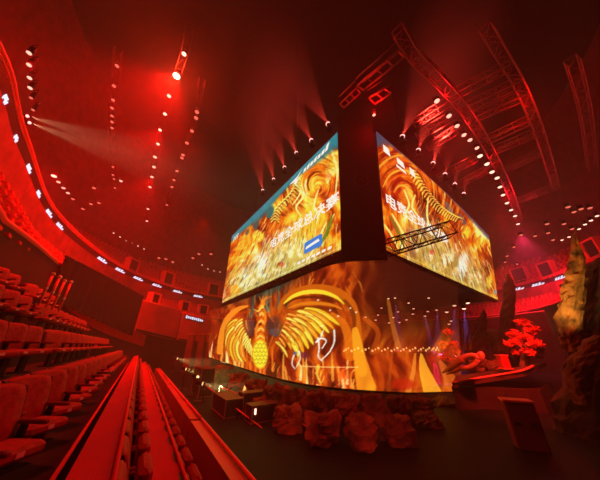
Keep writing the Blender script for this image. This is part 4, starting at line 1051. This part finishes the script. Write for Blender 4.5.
tree((524, 369), [(523, 322, 7), (515, 334, 7), (531, 330, 7), (510, 343, 6), (522, 342, 9), (536, 344, 7), (529, 352, 6), (518, 352, 5), (527, 337, 6)], 20.5, 3, 'larger red leaved tree on the side stage, right of the slender spire', 260)
tree((450, 372), [(448, 332, 5), (444, 345, 5), (452, 344, 6), (449, 357, 7), (457, 352, 5), (442, 357, 4), (455, 361, 5)], 26, 5, 'smaller red leaved tree close behind the right edge of the gauze', 260)

# ------------------------------------------------------------------ floor equipment
def eq_box(px, py, d, sz, rz, label, name='flight_case', cat='case'):
    p = at_d(px, py, d); h = max(p.z, .5); root = empty(name, (p.x, p.y, 0), label, cat); mx = Matrix.Rotation(rz, 3, 'Z')
    MB().rbox((p.x, p.y, h / 2), (sz[0], sz[1], h), .03, mx).build('body', M['case'], root)
    e = MB()
    for sx in (-1, 1):
        for sy in (-1, 1): c = mx @ Vector((sx * sz[0] / 2, sy * sz[1] / 2, 0)); e.box((p.x + c.x, p.y + c.y, h / 2), (.05, .05, h + .02), mx)
    e.box((p.x, p.y, .03), (sz[0] + .05, sz[1] + .05, .04), mx)
    e.build('edging', M['truss'], root)
    MB().box((p.x, p.y, h + .02), (sz[0] * 1.02, sz[1] * 1.02, .05), mx).build('lid', M['deck'], root)
    return root, Vector((p.x, p.y, h)), mx
c1, p, mx = eq_box(262, 404, 13.2, (1.3, .8, 1), -AZ, 'black equipment console with a small white light on the dark floor', 'console', 'console')
f = mx @ Vector((-.5, -.42, 0)); MB().box((p.x + f.x, p.y + f.y, p.z - .16), (.08, .05, .22), mx).build('indicator', M['lampwhite'], c1)
eq_box(254, 392, 15.2, (1.5, .8, 1), -AZ, 'low black case just behind the console on the floor')
eq_box(228, 396, 15.0, (.9, 2.4, 1), -AZ, 'long dark case left of the console beside the stand')
eq_box(205, 368, 20.5, (.9, 2.6, 1), -AZ, 'dark case under the row of floor lights')
# stage rails / cable ramps catching light
for j, (a, c, d0, d1, lb) in enumerate((((205, 385), (262, 428), 17.5, 12.0, 'thin pale rail along the floor left of the console'), ((262, 398), (322, 436), 14.6, 10.4, 'thin pale rail along the floor right of the console'), ((220, 386), (255, 402), 17.6, 14.6, 'short pale rail between the floor lights and the console'))):
    p0, p1 = at_d(*a, d0), at_d(*c, d1); root = empty('floor_rail', (p0.x, p0.y, 0), lb, 'rail')
    MB().tube([p0, p1], .03, 6).build('bar', M['trim'], root)
    for k in range(4):
        q = p0.lerp(p1, k / 3); MB().tube([(q.x, q.y, 0), tuple(q)], .03, 6).build('post', M['trussblack'], root)
# flood lights with warm beams on cases
for j, (px, py, d, col) in enumerate(((177, 358.5, 27.5, (1, .5, .15)), (185.5, 369, 23, (.85, .8, .16)), (196.5, 376.5, 20, (1, .55, .14)), (202, 383.5, 18, (1, .62, .2)))):
    p = at_d(px, py, d); aim = Vector((.9, .05, -.2)); root = empty('flood_light', (p.x, p.y, 0), 'warm floor flood light on a stand, %s of the row beside the gauze foot' % ('farthest', 'second farthest', 'second nearest', 'nearest')[j], 'lamp', 'floor flood lights')
    MB().tube([(p.x, p.y, 0), (p.x, p.y, p.z - .15)], .04, 6).build('stand', M['trussblack'], root); MB().box((p.x, p.y, .04), (.6, .6, .08)).build('base', M['case'], root)
    MB().tube([p - aim * .35, p + aim * .02], [.10, .12], 10).build('housing', M['plastic'], root); MB().tube([p + aim * .03, p + aim * .06], .10, 10).build('lens', M['gold'], root)
    light('SPOT', 'flood_spot', p + aim * .1, col, 11000, aim, 34, .6, .08)
# column pedestals left of the gauze foot
for j, (px, lb) in enumerate(((192, 'left'), (203, 'middle'), (212, 'right'))):
    p = at_d(px, 336, 36 - j); q = at_d(px, 362, 36 - j)
    root = empty('banner_post', (p.x, p.y, 0), '%s one of the three dim upright banner columns below the lit barrier' % lb, 'column', 'banner columns')
    MB().rbox((p.x, p.y, p.z / 2 + .2), (.85, .5, p.z), .06).build('shaft', M['wall'], root); MB().box((p.x, p.y, .1), (1.1, .75, .2)).build('base', M['case'], root); MB().box((p.x, p.y, p.z + .22), (1.0, .65, .08)).build('cap', M['trim'], root)
# red monitor box at the lower right, dark boulder beside
p = at_d(519, 411, 12.6); root = empty('road_case', (p.x, p.y, 0), 'dim red road case with pale top edge at the lower right', 'case'); mx = Matrix.Rotation(R(-24), 3, 'Z')
hz = at_d(519, 402, 12.6).z
MB().rbox((p.x, p.y, hz / 2), (.86, .5, hz), .04, mx).build('body', M['wall'], root); MB().rbox((p.x, p.y, hz + .04), (.92, .56, .08), .02, mx).build('lid', M['trim'], root)
for sx in (-1, 1): c = mx @ Vector((sx * .22, -.27, 0)); MB().box((p.x + c.x, p.y + c.y, hz * .55), (.16, .04, .10), mx).build('handle', M['plastic'], root)

# ------------------------------------------------------------------ light
RED = (1, .003, .003)
def lz(px, py, z): return at_z(px, py, z)
light('POINT', 'key_lamp', lz(176.5, 77.5, RZ - .2), (1, .03, .008), 5000, size=.3)
light('SPOT', 'key_spot', lz(176.5, 77.5, RZ - .3), (1, .006, .003), 26000, (-.45, .1, -1), 110, .7, .3)
light('SPOT', 'truss_spot', lz(160, 130, RZ - .3), RED, 12500, (-.3, .1, -1), 100, .7, .3)
light('SPOT', 'truss_spot', lz(152, 177, RZ - .3), RED, 12500, (-.3, .1, -1), 100, .7, .3)
light('POINT', 'edge_lamp', lz(29, 66, 13.8), RED, 160, size=.1)
light('POINT', 'string_lamp', lz(54, 177.5, RZ - 2.5), RED, 900, size=.2)
for px, py in ((440, 104), (464, 137), (488, 167), (504, 198)): light('POINT', 'truss_light', lz(px, py, RZ - .9), (1, .006, .012), 340, size=.15)
light('POINT', 'truss_light', lz(530, 112, RZ - .6), RED, 360, size=.2)  # added light without a fixture, brightens the second roof truss
light('POINT', 'truss_light', lz(507, 203, RZ - 1.4), (1, .01, .03), 500, size=.3)
light('POINT', 'wash_lamp', lz(521, 236, RZ - 4.6), (1, .02, .07), 1400, size=.3)
light('SPOT', 'wash_spot', lz(521, 234, RZ - 4.6), (1, .03, .11), 22000, (.1, .25, -1), 90, .8, .3)
light('POINT', 'frame_lamp', lz(376, 112, RZ - 6), RED, 360, size=.2)
light('SPOT', 'end_wash', (-14, 28, 20), RED, 11000, (-.35, 1, -.75), 85, .8, .4)
light('SPOT', 'end_wash', (27, 26, 20), (1, .006, .012), 9000, (.8, .6, -.7), 80, .8, .4)
light('SPOT', 'stand_wash', (-8, 14, 19), RED, 1700, (-.55, .1, -.6), 80, .8, .4)
light('SPOT', 'row_wash', (4.5, 5, 9), (1, .008, .014), 1400, (-.6, .1, -.75), 90, .8, .3)
light('SPOT', 'rock_spot', at_d(556, 335, 11.6), (1, .55, .14), 420, at_d(572, 285, 14.2) - at_d(556, 335, 11.6), 62, .7, .1)
light('SPOT', 'tree_spot', at_d(520, 300, 15) + Vector((0, 0, 2)), (1, .04, .02), 6500, Vector((.25, .5, -.75)), 70, .8, .2)
light('SPOT', 'tree_spot', at_d(446, 300, 22), (1, .08, .05), 2500, at_d(450, 348, 26) - at_d(446, 300, 22), 50, .8, .2)
light('SPOT', 'base_fill', at_d(300, 440, 8.5), (1, .06, .02), 70, at_d(280, 395, 15) - at_d(300, 440, 8.5), 70, .9, .2)  # unseen red fill added to lift the boulders under the gauze, no fixture
light('SPOT', 'base_fill', at_d(380, 450, 7.5), (1, .06, .03), 70, at_d(370, 405, 12) - at_d(380, 450, 7.5), 70, .9, .2)  # second added fill for the boulders, likewise without a fixture
light('SPOT', 'stage_spot', at_d(400, 300, 25), (1, .2, .05), 2500, (0, .2, -1), 90, .8, .2)
for px, py, tx in ((437, 310, -.25), (454, 306, -.3), (425, 316, 0), (395, 300, -.1), (464, 309, -.25)):
    light('SPOT', 'violet_spot', at_d(px, py + .8, 27.6), (.62, .22, 1), 16000, (tx, -.05, -1), 16, .4, .05)
for px, py in SL: light('SPOT', 'warm_spot', at_d(px, py + .8, 25.8), (1, .4, .12), 3500, (.7, .1, -.6), 22, .5, .05)

# ------------------------------------------------------------------ haze and render settings
w = bpy.data.worlds.new('world'); SC.world = w; w.use_nodes = True; nt = w.node_tree
bg = nt.nodes['Background']; bg.inputs[0].default_value = (0, 0, 0, 1); bg.inputs[1].default_value = 0
vs_ = nt.nodes.new('ShaderNodeVolumeScatter'); vs_.inputs['Density'].default_value = .0062; vs_.inputs['Anisotropy'].default_value = .25
nt.links.new(vs_.outputs[0], nt.nodes['World Output'].inputs['Volume'])
SC.view_settings.view_transform = 'Standard'; SC.view_settings.look = 'None'; SC.view_settings.exposure = 0.0; SC.view_settings.gamma = 1
SC.cycles.max_bounces = 4; SC.cycles.diffuse_bounces = 2; SC.cycles.transparent_max_bounces = 8; SC.cycles.volume_bounces = 0
SC.cycles.use_denoising = True
